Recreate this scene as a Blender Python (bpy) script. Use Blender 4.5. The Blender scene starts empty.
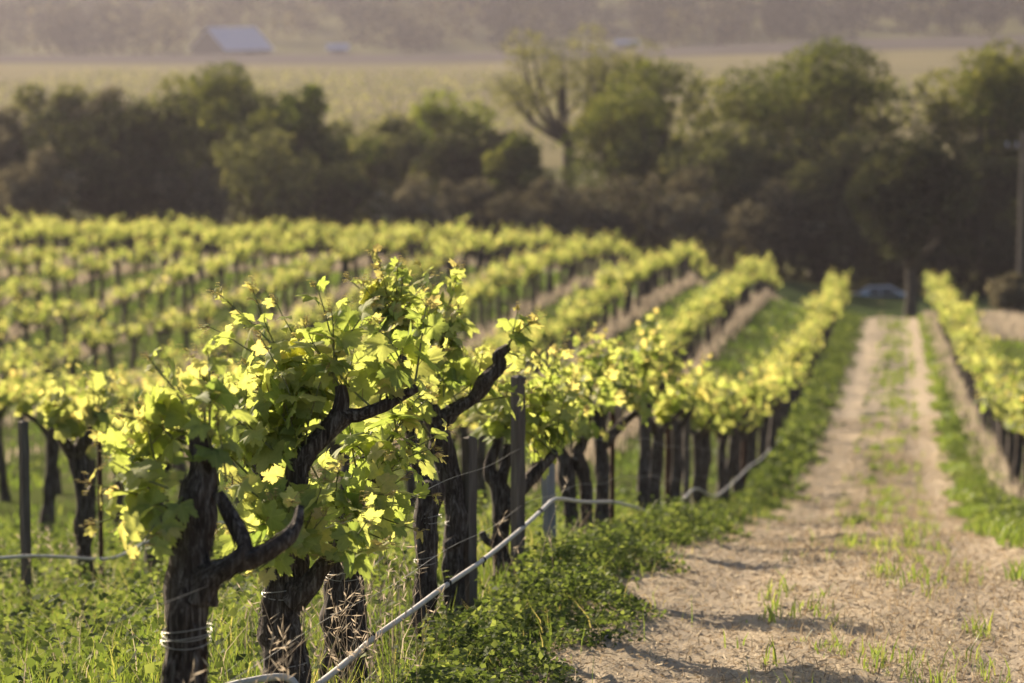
import bpy, math, random
import numpy as np
from mathutils import Vector, noise as mnoise

random.seed(7)
RNG = np.random.default_rng(7)
SC = bpy.context.scene
COL = SC.collection
R = math.radians

# ------------------------------------------------------------------ camera
FPX, W, H = 3000.0, 1024, 683
YAW = math.atan((890 - 512) / FPX)          # camera looks left of the row direction (+Y)
PITCH = math.atan((341.5 + 20) / FPX)       # and down the slope
cam_d = bpy.data.cameras.new('camera')
cam = bpy.data.objects.new('camera', cam_d)
COL.objects.link(cam)
cam.location = (0, 0, 0)
cam.rotation_euler = (R(90) - PITCH, 0, YAW)
cam_d.sensor_width = 36.0
cam_d.lens = FPX * 36.0 / W
cam_d.clip_start = 0.1
cam_d.clip_end = 9000
cam_d.dof.use_dof = True
cam_d.dof.focus_distance = 12.6
cam_d.dof.aperture_fstop = 2.9
cam_d.dof.aperture_blades = 0
SC.camera = cam

# ------------------------------------------------------------------ world, sun, exposure
SUN_AZ, SUN_EL = R(42), R(21)               # azimuth left of +Y
world = bpy.data.worlds.new('World')
SC.world = world
world.use_nodes = True
wn = world.node_tree.nodes
bg = wn['Background']
sky = wn.new('ShaderNodeTexSky')
sky.sky_type = 'NISHITA'
sky.sun_disc = False
sky.sun_elevation = SUN_EL
sky.sun_rotation = -SUN_AZ
sky.dust_density = 2.0
world.node_tree.links.new(sky.outputs[0], bg.inputs[0])
bg.inputs[1].default_value = 0.055
sun_d = bpy.data.lights.new('sun', 'SUN')
sun_d.energy = 5.0
sun_d.angle = R(0.5)
sun_d.color = (1.0, 0.845, 0.63)
sun = bpy.data.objects.new('sun', sun_d)
COL.objects.link(sun)
SUNV = Vector((-math.sin(SUN_AZ) * math.cos(SUN_EL), math.cos(SUN_AZ) * math.cos(SUN_EL), math.sin(SUN_EL)))
sun.rotation_euler = SUNV.to_track_quat('Z', 'Y').to_euler()
SC.view_settings.view_transform = 'Standard'
SC.view_settings.look = 'None'
SC.view_settings.gamma = 1.0
SC.view_settings.exposure = 1.52
SC.view_settings.use_curve_mapping = False
SC.render.engine = 'CYCLES'
cy = SC.cycles
cy.use_denoising = True
cy.max_bounces = 7
cy.diffuse_bounces = 5
cy.glossy_bounces = 2
cy.transmission_bounces = 4
cy.transparent_max_bounces = 8
cy.volume_bounces = 0
cy.sample_clamp_indirect = 6.0

# ------------------------------------------------------------------ camera maths (builder's ruler)
Fv = np.array([-math.sin(YAW) * math.cos(PITCH), math.cos(YAW) * math.cos(PITCH), -math.sin(PITCH)])
Rv = np.array([math.cos(YAW), math.sin(YAW), 0.0])
Uv = np.cross(Rv, Fv)


def ray(px, py):
    return Fv + (px - 512) / FPX * Rv - (py - 341.5) / FPX * Uv


def at_depth(px, py, d):
    return ray(px, py) * d


def proj(p):
    p = np.asarray(p, float)
    d = p @ Fv
    return 512 + FPX * (p @ Rv) / d, 341.5 - FPX * (p @ Uv) / d, d


# ------------------------------------------------------------------ terrain heights
_K = np.array([(-60, 3.0), (-20, -.2), (0, -1.75), (9.5, -2.85), (14.5, -3.31), (18, -3.70), (22, -4.25), (29, -5.35),
               (36.5, -6.6), (46, -7.95), (58, -9.2), (70, -10.25), (83, -11.3), (110, -13.35), (126, -14.45),
               (135, -15.1), (142, -16.0), (150, -17.2), (158, -18.0), (166, -18.3), (177, -18.45), (182, -19.9),
               (200, -20.2), (260, -23.5), (420, -27), (1000, -27), (1080, -27), (1200, -16), (1500, 26), (2000, 90),
               (2600, 110), (3000, 105)], float)


def _pchip(xs, ys):
    h = np.diff(xs)
    dl = np.diff(ys) / h
    m = np.zeros_like(ys)
    m[0], m[-1] = dl[0], dl[-1]
    for i in range(1, len(xs) - 1):
        if dl[i - 1] * dl[i] > 0:
            w1, w2 = 2 * h[i] + h[i - 1], h[i] + 2 * h[i - 1]
            m[i] = (w1 + w2) / (w1 / dl[i - 1] + w2 / dl[i])

    def f(x):
        x = np.clip(x, xs[0], xs[-1])
        i = np.clip(np.searchsorted(xs, x) - 1, 0, len(xs) - 2)
        t = (x - xs[i]) / h[i]
        return ((1 + 2 * t) * (1 - t) ** 2 * ys[i] + t * (1 - t) ** 2 * h[i] * m[i]
                + t * t * (3 - 2 * t) * ys[i + 1] + t * t * (t - 1) * h[i] * m[i + 1])
    return f


_prof = _pchip(_K[:, 0], _K[:, 1])


def sstep(a, b, x):
    t = np.clip((x - a) / (b - a), 0, 1)
    return t * t * (3 - 2 * t)


def gh(x, y):
    x = np.asarray(x, float)
    y = np.asarray(y, float)
    z = _prof(y)
    left = np.clip(-x - 2.25, 0, 90)
    z = z + 2.4 * (1 - np.exp(-left / 8)) * sstep(62, 118, y) * (1 - sstep(165, 230, y))
    z = z - 0.012 * np.clip(x - 3, 0, 60) * (1 - sstep(150, 230, y))
    near = 1 - sstep(170, 260, y)
    z = z - .42 * sstep(.6, 3.2, left) * (1 - sstep(24, 48, y))
    z = z + near * (0.05 * np.sin(x * 0.9 + 0.31 * y) * np.sin(0.23 * y + 1.3 * x * .3) + 0.025 * np.sin(2.1 * x + .7 * y))
    # wheel ruts of the track
    z = z - near * 0.05 * (np.exp(-((x + .95) / .35) ** 2) + np.exp(-((x - .62) / .3) ** 2))
    far = sstep(1050, 1300, y)
    z = z + far * (10 * np.sin(x * .006 + 1) + 6 * np.sin(x * .017 + y * .004))
    z = z + 8.0 * sstep(-190, 80, x) * sstep(760, 1030, y)
    return z


def ground_pt(px, py, lo=6.0, hi=1500.0):
    """point where the sight line of a pixel first meets the ground"""
    r = ray(px, py)
    t = lo
    while t < hi:
        p = r * t
        if p[2] < gh(p[0], p[1]):
            a, b = t / 1.01, t
            for _ in range(30):
                m = (a + b) / 2
                q = r * m
                if q[2] < gh(q[0], q[1]):
                    b = m
                else:
                    a = m
            return r * b
        t *= 1.01
    return r * hi


def row_y(X, px):
    """distance along a row (X const) at which its foot shows at column px"""
    lo, hi = 4.0, 220.0
    for _ in range(50):
        m = (lo + hi) / 2
        x = proj((X, m, gh(X, m)))[0]
        if (x < px) == (X < 0):
            lo = m
        else:
            hi = m
    return (lo + hi) / 2


# ------------------------------------------------------------------ node materials
def mat(name):
    m = bpy.data.materials.new(name)
    m.use_nodes = True
    nt = m.node_tree
    nt.nodes.clear()
    out = nt.nodes.new('ShaderNodeOutputMaterial')
    return m, nt, out


def N(nt, kind, **kw):
    n = nt.nodes.new(kind)
    for k, v in kw.items():
        if k.startswith('i_'):
            key = k[2:]
            n.inputs[int(key) if key.isdigit() else key.replace('_', ' ')].default_value = v
        else:
            setattr(n, k, v)
    return n


def ramp(nt, fac, stops):
    r = nt.nodes.new('ShaderNodeValToRGB')
    el = r.color_ramp.elements
    while len(el) < len(stops):
        el.new(0.5)
    for e, (p, c) in zip(el, stops):
        e.position = p
        e.color = (*c, 1) if len(c) == 3 else c
    nt.links.new(fac, r.inputs[0])
    return r.outputs[0]


def noise_tex(nt, scale, detail=4, rough=.6, vec=None, dist=0.0):
    n = N(nt, 'ShaderNodeTexNoise')
    n.inputs['Scale'].default_value = scale
    n.inputs['Detail'].default_value = detail
    n.inputs['Roughness'].default_value = rough
    n.inputs['Distortion'].default_value = dist
    if vec is not None:
        nt.links.new(vec, n.inputs['Vector'])
    return n.outputs['Fac']


def mixc(nt, fac, a, b, mode='MIX'):
    m = nt.nodes.new('ShaderNodeMix')
    m.data_type = 'RGBA'
    m.blend_type = mode
    for v, s in ((fac, 0), (a, 6), (b, 7)):
        if hasattr(v, 'is_output'):
            nt.links.new(v, m.inputs[s])
        elif s == 0:
            m.inputs[0].default_value = v
        else:
            m.inputs[s].default_value = (*v, 1)
    return m.outputs[2]


def leaf_mat(name, stops, transl=0.5, tcol=(1.6, 1.7, .8), vein=None, gloss=0.04, rough=.45, attr='tint'):
    """a two-sided leaf: diffuse + translucent, colour by the leaf's own tint"""
    m, nt, out = mat(name)
    a = N(nt, 'ShaderNodeAttribute', attribute_name=attr)
    c = ramp(nt, a.outputs['Fac'], stops)
    if vein:
        v = N(nt, 'ShaderNodeAttribute', attribute_name='vein')
        f = ramp(nt, v.outputs['Fac'], [(.72, (0, 0, 0)), (.98, (.75, .75, .75))])
        c = mixc(nt, f, c, vein)
        geo = N(nt, 'ShaderNodeNewGeometry')
        nz = noise_tex(nt, 60, 3, .6, geo.outputs['Position'])
        c = mixc(nt, .35, c, ramp(nt, nz, [(.3, (.35, .42, .3)), (.7, (1, 1, .9))]), 'MULTIPLY')
    d = N(nt, 'ShaderNodeBsdfDiffuse')
    t = N(nt, 'ShaderNodeBsdfTranslucent')
    nt.links.new(c, d.inputs[0])
    tc = mixc(nt, 1.0, c, tcol, 'MULTIPLY')
    nt.links.new(tc, t.inputs[0])
    mx = N(nt, 'ShaderNodeMixShader', i_0=transl)
    nt.links.new(d.outputs[0], mx.inputs[1])
    nt.links.new(t.outputs[0], mx.inputs[2])
    res = mx.outputs[0]
    if gloss:
        g = N(nt, 'ShaderNodeBsdfGlossy')
        g.inputs['Roughness'].default_value = rough
        g.inputs[0].default_value = (1, 1, 1, 1)
        m2 = N(nt, 'ShaderNodeMixShader', i_0=gloss)
        nt.links.new(res, m2.inputs[1])
        nt.links.new(g.outputs[0], m2.inputs[2])
        res = m2.outputs[0]
    nt.links.new(res, out.inputs[0])
    return m


def solid_mat(name, stops, scale=8, rough=.8, bump=0.0, bscale=None, detail=6, metallic=0.0, stretch=None, spec=.3):
    m, nt, out = mat(name)
    tc = N(nt, 'ShaderNodeTexCoord')
    vec = tc.outputs['Object']
    if stretch:
        mp = N(nt, 'ShaderNodeMapping')
        mp.inputs['Scale'].default_value = stretch
        nt.links.new(vec, mp.inputs[0])
        vec = mp.outputs[0]
    f = noise_tex(nt, scale, detail, .65, vec)
    p = N(nt, 'ShaderNodeBsdfPrincipled')
    nt.links.new(ramp(nt, f, stops), p.inputs['Base Color'])
    p.inputs['Roughness'].default_value = rough
    p.inputs['Metallic'].default_value = metallic
    p.inputs['Specular IOR Level'].default_value = spec
    if bump:
        b = N(nt, 'ShaderNodeBump', i_Strength=bump)
        b.inputs['Distance'].default_value = .02
        nt.links.new(noise_tex(nt, bscale or scale * 3, 6, .7, vec), b.inputs['Height'])
        nt.links.new(b.outputs[0], p.inputs['Normal'])
    nt.links.new(p.outputs[0], out.inputs[0])
    return m


def bark_mat():
    """shaggy vine bark: long fissures up the trunk, grey weathered ridges"""
    m, nt, out = mat('bark')
    tc = N(nt, 'ShaderNodeTexCoord')
    mp = N(nt, 'ShaderNodeMapping')
    mp.inputs['Scale'].default_value = (1, 1, .10)
    nt.links.new(tc.outputs['Object'], mp.inputs[0])
    f1 = noise_tex(nt, 70, 5, .7, mp.outputs[0], .6)
    f2 = noise_tex(nt, 9, 5, .6, tc.outputs['Object'])
    c = ramp(nt, f1, [(.34, (.012, .009, .008)), (.5, (.06, .047, .041)), (.60, (.15, .13, .12)), (.76, (.27, .25, .24))])
    c = mixc(nt, ramp(nt, f2, [(.4, (0, 0, 0)), (.75, (.8, .8, .8))]), c, (.05, .036, .031))
    p = N(nt, 'ShaderNodeBsdfPrincipled')
    nt.links.new(c, p.inputs['Base Color'])
    p.inputs['Roughness'].default_value = .92
    p.inputs['Specular IOR Level'].default_value = .15
    b = N(nt, 'ShaderNodeBump', i_Strength=1.0)
    b.inputs['Distance'].default_value = .012
    nt.links.new(f1, b.inputs['Height'])
    nt.links.new(b.outputs[0], p.inputs['Normal'])
    nt.links.new(p.outputs[0], out.inputs[0])
    return m


M = {}
M['vine_leaf'] = leaf_mat('vine_leaf', [(0, (.115, .172, .045)), (.45, (.222, .275, .08)), (.85, (.385, .405, .16)), (1, (.38, .31, .16))],
                          .62, (1.7, 1.66, 1.05), vein=(.34, .38, .13), gloss=.025, rough=.6)
M['vine_leaf_plain'] = leaf_mat('vine_leaf_plain', [(0, (.11, .15, .024)), (.45, (.192, .232, .075)), (.85, (.33, .345, .14)), (1, (.36, .29, .13))],
                                .6, (1.65, 1.58, 1.0), gloss=.015, rough=.6)
M['shoot'] = leaf_mat('shoot', [(0, (.10, .13, .035)), (.6, (.2, .17, .06)), (1, (.25, .13, .08))], .25, (1.2, 1.1, .8), gloss=.06)
M['weed'] = leaf_mat('weed', [(0, (.035, .052, .018)), (.5, (.082, .112, .036)), (1, (.20, .23, .085))], .5, (1.45, 1.45, .75), gloss=.012, rough=.6)
M['grass'] = leaf_mat('grass', [(0, (.06, .10, .022)), (.5, (.13, .18, .04)), (.8, (.22, .25, .07)), (1, (.42, .35, .18))], .5, (1.35, 1.35, .7))
M['dry'] = leaf_mat('dry', [(0, (.20, .165, .13)), (.5, (.32, .27, .22)), (1, (.46, .40, .33))], .45, (1.15, 1.1, 1.0), gloss=.01, rough=.6)
M['straw'] = leaf_mat('straw', [(0, (.19, .14, .09)), (.5, (.40, .31, .20)), (1, (.58, .48, .33))], .2, (1.0, .95, .9), gloss=.01, rough=.6)
M['oak'] = leaf_mat('oak', [(0, (.034, .048, .020)), (.5, (.075, .092, .034)), (1, (.16, .165, .06))], .35, (1.6, 1.5, .7), gloss=0)
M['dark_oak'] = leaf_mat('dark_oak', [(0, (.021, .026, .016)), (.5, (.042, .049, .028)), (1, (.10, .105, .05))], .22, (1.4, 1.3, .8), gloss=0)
M['olive'] = leaf_mat('olive', [(0, (.06, .07, .038)), (.5, (.12, .128, .066)), (1, (.22, .215, .10))], .4, (1.5, 1.4, .8), gloss=0)
M['brush'] = leaf_mat('brush', [(0, (.045, .043, .032)), (.5, (.11, .102, .075)), (1, (.21, .19, .135))], .3, (1.3, 1.2, .9), gloss=0)
M['fresh'] = leaf_mat('fresh', [(0, (.06, .09, .025)), (.5, (.12, .15, .04)), (1, (.24, .25, .07))], .45, (1.5, 1.45, .7), gloss=0)
M['wood_far'] = leaf_mat('wood_far', [(0, (.008, .008, .008)), (.5, (.022, .021, .016)), (1, (.11, .10, .05))], .25, (1.5, 1.4, .8), gloss=0)
M['bark'] = bark_mat()
M['oak_bark'] = solid_mat('oak_bark', [(.3, (.03, .025, .02)), (.7, (.10, .085, .07))], 6, .95, .6, spec=.1)
M['pale_bark'] = solid_mat('pale_bark', [(.3, (.09, .078, .068)), (.7, (.2, .18, .155))], 6, .95, .4, spec=.1)
M['stake_wood'] = solid_mat('stake_wood', [(.3, (.06, .048, .042)), (.6, (.13, .11, .1)), (.8, (.2, .18, .165))], 14, .9, .5, 50, stretch=(3, 3, .2), spec=.2)
M['stake_grey'] = solid_mat('stake_grey', [(.3, (.11, .115, .13)), (.7, (.22, .225, .25))], 10, .7, .3, 40, stretch=(3, 3, .3))
M['rust'] = solid_mat('rust', [(.3, (.035, .018, .013)), (.7, (.10, .05, .035))], 30, .8, .3, 90, metallic=.3)
M['wire'] = solid_mat('wire', [(.3, (.30, .28, .26)), (.7, (.45, .43, .41))], 30, .45, metallic=.7)
M['hose'] = solid_mat('hose', [(.3, (.30, .28, .27)), (.7, (.46, .44, .43))], 18, .5, .15, 70, spec=.4)
M['black_rubber'] = solid_mat('black_rubber', [(.3, (.012, .012, .012)), (.7, (.03, .03, .03))], 20, .8)


# ------------------------------------------------------------------ mesh helpers
class MB:
    """collects arrays of vertices and faces, builds ONE mesh object"""

    def __init__(self):
        self.v, self.f, self.n, self.at = [], [], 0, {}

    def add(self, verts, faces, **attrs):
        verts = np.asarray(verts, float).reshape(-1, 3)
        self.v.append(verts)
        if isinstance(faces, np.ndarray):
            self.f.append(faces + self.n)
        else:
            by = {}
            for q in faces:
                by.setdefault(len(q), []).append(q)
            for q in by.values():
                self.f.append(np.asarray(q, int) + self.n)
        for k in set(self.at) | set(attrs):
            lst = self.at.setdefault(k, [])
            have = sum(len(a) for a in lst)
            if have < self.n:
                lst.append(np.zeros(self.n - have))
            val = attrs.get(k, 0.0)
            lst.append(np.full(len(verts), val, float) if np.isscalar(val) else np.asarray(val, float).ravel())
        self.n += len(verts)
        return self

    def mesh(self, name, smooth=True):
        me = bpy.data.meshes.new(name)
        v = np.concatenate(self.v) if self.v else np.zeros((0, 3))
        lt = np.concatenate([np.full(len(f), f.shape[1], np.int32) for f in self.f]) if self.f else np.zeros(0, np.int32)
        li = np.concatenate([f.ravel() for f in self.f]).astype(np.int32) if self.f else np.zeros(0, np.int32)
        me.vertices.add(len(v))
        me.vertices.foreach_set('co', v.astype(np.float32).ravel())
        me.loops.add(len(li))
        me.loops.foreach_set('vertex_index', li)
        me.polygons.add(len(lt))
        ls = np.zeros(len(lt), np.int32)
        ls[1:] = np.cumsum(lt)[:-1]
        me.polygons.foreach_set('loop_start', ls)
        me.polygons.foreach_set('loop_total', lt)
        me.polygons.foreach_set('use_smooth', np.full(len(lt), smooth, bool))
        for k, lst in self.at.items():
            arr = np.concatenate(lst)
            a = me.attributes.new(k, 'FLOAT', 'POINT')
            a.data.foreach_set('value', arr.astype(np.float32))
        me.update(calc_edges=True)
        return me

    def build(self, name, material, parent=None, loc=None, smooth=True):
        me = self.mesh(name, smooth)
        me.materials.append(material)
        o = bpy.data.objects.new(name, me)
        COL.objects.link(o)
        if parent is not None:
            o.parent = parent
        if loc is not None:
            o.location = loc
        return o


def tag(o, label=None, cat=None, group=None, kind=None):
    if label:
        o['label'] = label
    if cat:
        o['category'] = cat
    if group:
        o['group'] = group
    if kind:
        o['kind'] = kind
    return o


def empty(name, loc=(0, 0, 0), rz=0.0):
    o = bpy.data.objects.new(name, None)
    COL.objects.link(o)
    o.location = tuple(float(c) for c in loc)
    o.rotation_euler = (0, 0, rz)
    o.empty_display_size = .2
    return o


def copy_tree(o, parent=None):
    c = o.copy()
    COL.objects.link(c)
    if parent is not None:
        c.parent = parent
    for ch in KIDS.get(o.name, []):
        copy_tree(ch, c)
    return c


KIDS = {}


def kids(o, *ch):
    KIDS.setdefault(o.name, []).extend(ch)


def spline(pts, rad, step):
    """Catmull-Rom through points with radii, resampled"""
    P = np.asarray(pts, float)
    r = np.asarray(rad, float)
    if len(P) == 2:
        n = max(2, int(np.linalg.norm(P[1] - P[0]) / step) + 1)
        t = np.linspace(0, 1, n)[:, None]
        return P[0] * (1 - t) + P[1] * t, (r[0] * (1 - t) + r[1] * t).ravel()
    Q = np.vstack([2 * P[0] - P[1], P, 2 * P[-1] - P[-2]])
    op, orr = [], []
    for i in range(len(P) - 1):
        a, b, c, d = Q[i:i + 4]
        n = max(2, int(np.linalg.norm(c - b) / step) + 1)
        for t in np.linspace(0, 1, n, endpoint=False):
            op.append(.5 * (2 * b + (c - a) * t + (2 * a - 5 * b + 4 * c - d) * t * t + (3 * b - a - 3 * c + d) * t ** 3))
            orr.append(r[i] * (1 - t) + r[i + 1] * t)
    op.append(P[-1])
    orr.append(r[-1])
    return np.array(op), np.array(orr)


def tube(mb, pts, rad, seg=10, step=.03, rough=0.0, freq=14.0, seed=0.0, ridges=0.0, cap=True, **attrs):
    P, r = spline(pts, rad, step)
    n = len(P)
    T = np.gradient(P, axis=0)
    T /= np.linalg.norm(T, axis=1)[:, None] + 1e-9
    ref = np.array([1.0, 0, 0]) if abs(T[0][0]) < .8 else np.array([0, 1.0, 0])
    A = np.zeros_like(P)
    a = ref - T[0] * (ref @ T[0])
    for i in range(n):
        a = a - T[i] * (a @ T[i])
        a /= np.linalg.norm(a) + 1e-9
        A[i] = a
    B = np.cross(T, A)
    th = np.linspace(0, 2 * math.pi, seg, endpoint=False)
    ring = np.cos(th)[None, :, None] * A[:, None, :] + np.sin(th)[None, :, None] * B[:, None, :]
    rr = np.repeat(r[:, None], seg, 1)
    if rough:
        for i in range(n):
            for j in range(seg):
                q = P[i] * freq + ring[i, j] * 1.6
                k = mnoise.noise(Vector((q[0] + seed, q[1], q[2] * .55)))
                k2 = mnoise.noise(Vector((q[0] * .3 + seed, q[1] * .3, q[2] * .3 + 9)))
                rd = 0.0
                if ridges:
                    rd = ridges * mnoise.noise(Vector((math.cos(th[j]) * 4 + seed, math.sin(th[j]) * 4, P[i][2] * 2.5)))
                k3 = mnoise.noise(Vector((P[i][0] * 3 + ring[i, j][0] * .8 + seed, P[i][1] * 3 + ring[i, j][1] * .8, P[i][2] * 9)))
                rr[i, j] *= 1 + rough * (k * .8 + k2 * .9 + max(k3, -.1) * 1.3) + rd
    V = P[:, None, :] + ring * rr[:, :, None]
    i, j = np.meshgrid(np.arange(n - 1), np.arange(seg), indexing='ij')
    j2 = (j + 1) % seg
    F = np.stack([i * seg + j, i * seg + j2, (i + 1) * seg + j2, (i + 1) * seg + j], -1).reshape(-1, 4)
    mb.add(V.reshape(-1, 3), F, **attrs)
    if cap:
        for e, s in ((0, -1), (n - 1, 1)):
            ids = [(k if s > 0 else seg - 1 - k) for k in range(seg)]
            vv = np.vstack([V[e], P[e] + T[e] * s * r[e] * .35])
            mb.add(vv, np.array([(ids[k], ids[(k + 1) % seg], seg) for k in range(seg)]), **attrs)
    return P, r, T, A, B


def box(mb, c, s, rz=0.0, tilt=None):
    c, s = np.asarray(c, float), np.asarray(s, float) / 2
    v = np.array([(x, y, z) for x in (-1, 1) for y in (-1, 1) for z in (-1, 1)]) * s
    if tilt is not None:
        v = v @ tilt.T
    cz, sz = math.cos(rz), math.sin(rz)
    v = v @ np.array([[cz, sz, 0], [-sz, cz, 0], [0, 0, 1]])
    mb.add(v + c, np.array([(0, 1, 3, 2), (4, 6, 7, 5), (0, 4, 5, 1), (2, 3, 7, 6), (0, 2, 6, 4), (1, 5, 7, 3)]))


def instance(mb, tv, tf, pos, X, Y, Z, scale, **attrs):
    """copies of one small template written into the builder: local axes X, Y, Z (n,3), scale (n,)"""
    n, k = len(pos), len(tv)
    V = (tv[None, :, 0, None] * X[:, None, :] + tv[None, :, 1, None] * Y[:, None, :] + tv[None, :, 2, None] * Z[:, None, :])
    V = V * np.asarray(scale).reshape(-1, 1, 1) + pos[:, None, :]
    Fs = (tf[None] + (np.arange(n) * k)[:, None, None]).reshape(-1, tf.shape[1])
    at = {}
    for a, v in attrs.items():
        v = np.asarray(v, float)
        at[a] = np.repeat(v, k) if len(v) == n else np.tile(v, n)
    mb.add(V.reshape(-1, 3), Fs, **at)


def norm(a):
    return a / (np.linalg.norm(a, axis=-1, keepdims=True) + 1e-9)


# ------------------------------------------------------------------ leaf templates (y = towards the tip, z = upper face)
def grape_leaf(npt, teeth, ring):
    ang = np.linspace(-168, 168, npt)
    lobes = [(0, 1.0, 30), (54, .88, 26), (-54, .88, 26), (106, .68, 28), (-106, .68, 28), (150, .52, 24), (-150, .52, 24)]
    rr = np.full(npt, .60)
    vn = np.zeros(npt)
    for a, L, w in lobes:
        d = np.abs(ang - a)
        rr = np.maximum(rr, .56 + (L - .56) * np.clip(1 - (d / w) ** 1.5, 0, 1))
        vn = np.maximum(vn, np.clip(1 - d / 9, 0, 1) * (1 if abs(a) < 140 else .6))
    if teeth:
        rr *= 1 + teeth * np.where(np.arange(npt) % 2 == 0, 1, -1)
    rr *= np.where(np.abs(ang) > 160, .7, 1)
    x, y = np.sin(np.radians(ang)) * rr, np.cos(np.radians(ang)) * rr

    def zed(x, y, r, a):
        return .10 * np.cos(np.radians(a) * 3.4) * r - .22 * r * r + .10 * np.abs(x) - .06 * y * y * y
    v = [[0, 0, 0]]
    ve = [1.0]
    for f in ring:
        for i in range(npt):
            v.append([x[i] * f, y[i] * f, zed(x[i] * f, y[i] * f, rr[i] * f, ang[i])])
            ve.append(vn[i])
    tris = []
    for i in range(npt - 1):
        tris.append((0, i + 2, i + 1))
    for k in range(len(ring) - 1):
        o, p = 1 + k * npt, 1 + (k + 1) * npt
        for i in range(npt - 1):
            tris += [(o + i, o + i + 1, p + i + 1), (o + i, p + i + 1, p + i)]
    return np.array(v), np.array(tris), np.array(ve)


LEAF0 = grape_leaf(61, .065, (.5, 1.0))
LEAF1 = grape_leaf(17, .0, (1.0,))
_l2 = np.array([[0, 0, 0], [-.55, -.2, -.1], [-.62, .42, -.12], [0, .95, -.2], [.62, .42, -.12], [.55, -.2, -.1]], float)
LEAF2 = (_l2, np.array([(0, 2, 1), (0, 3, 2), (0, 4, 3), (0, 5, 4)]), np.zeros(6))
QUAD = (np.array([[-.5, 0, 0], [.5, 0, 0], [.42, 1, -.12], [-.42, 1, -.12]]), np.array([(0, 1, 2, 3)]))
OVAL = (np.array([[0, 0, 0], [.42, .42, .05], [0, 1, -.1], [-.42, .42, .05]]), np.array([(0, 1, 2), (0, 2, 3)]))


# ------------------------------------------------------------------ vines
def shoot(rng, start, d, L, leaves, canes, leaf_size, lod, out_c, tipbits=True, density=1.0):
    """one green cane with alternate leaves; appended to the builders' lists"""
    n = max(4, int(L / .055 * density))
    p = np.array(start, float)
    d = np.array(d, float) / np.linalg.norm(d)
    bend = rng.normal(0, .10, 3)
    bend[2] -= .02
    pts = [p.copy()]
    side = norm(np.cross(d, rng.normal(0, 1, 3)))
    st = L / n
    for i in range(n):
        d = norm(d + bend * .35 + rng.normal(0, .07, 3))
        p = p + d * st
        pts.append(p.copy())
        t = (i + 1) / n
        s = leaf_size * (1.02 - .66 * t ** 2.0) * rng.uniform(.78, 1.2)
        if t < .12:
            s *= .8
        sd = side if i % 2 else -side
        sd = norm(sd + rng.normal(0, .4, 3))
        pet = sd * .6 + d * .3 + np.array([0, 0, .25])
        base = p + norm(pet) * s * rng.uniform(.35, .8)
        outward = base - out_c
        outward[2] *= .3
        outward = norm(outward)
        y = norm(sd * .8 + outward * .5 + np.array([0, 0, -.45 + .9 * t * t]) + rng.normal(0, .28, 3))
        up = norm(np.array([0, 0, 1.0]) * rng.uniform(.0, .85) + outward * .75 + rng.normal(0, .42, 3))
        x = norm(np.cross(y, up))
        z = np.cross(x, y)
        tint = np.clip(rng.normal(.46, .2) + .34 * t, 0, .92)
        if t > .86 and rng.random() < .5:
            tint = rng.uniform(.9, 1.0)
        leaves.append((base, x, y, z, s, tint))
        if lod < 1:
            canes.append(([p, p * .4 + base * .6 + np.array([0, 0, s * .05]), base], [.0017, .0014, .001], .75))
    if lod < 2:
        m = len(pts)
        idx = list(range(0, m, 2))
        if idx[-1] != m - 1:
            idx.append(m - 1)
        canes.append(([pts[k] for k in idx], [.0048 * (1 - .72 * k / m) for k in idx], .15))
    if lod < 1 and tipbits:
        for _ in range(3):                       # tendrils and flower buds at the growing tip
            q = pts[-1]
            e = norm(d + rng.normal(0, .55, 3))
            b = q + e * rng.uniform(.03, .07)
            canes.append(([q, (q + b) / 2 + rng.normal(0, .006, 3), b], [.0014, .001, .0006], .95))
            for k in range(4):
                c = q + (b - q) * (.4 + .2 * k) + rng.normal(0, .004, 3)
                leaves.append((c, *np.eye(3)[[0, 1, 2]], .012, .98))


def leaf_mesh(leaves, lod):
    mb = MB()
    tv, tf, ve = (LEAF0, LEAF1, LEAF2)[lod]
    pos = np.array([l[0] for l in leaves])
    X, Y, Z = (np.array([l[k] for l in leaves]) for k in (1, 2, 3))
    s = np.array([l[4] for l in leaves])
    tint = np.array([l[5] for l in leaves])
    wx = RNG.uniform(.8, 1.12, len(s))[:, None]
    cz = RNG.uniform(.3, 2.5, len(s))[:, None]
    instance(mb, tv, tf, pos, X * wx, Y, Z * cz, s, tint=tint, vein=ve)
    return mb


def cane_mesh(canes, lod):
    mb = MB()
    for pts, rad, tint in canes:
        tube(mb, pts, rad, seg=5 if lod == 0 else 4, step=.05, cap=False, tint=tint)
    return mb


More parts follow.
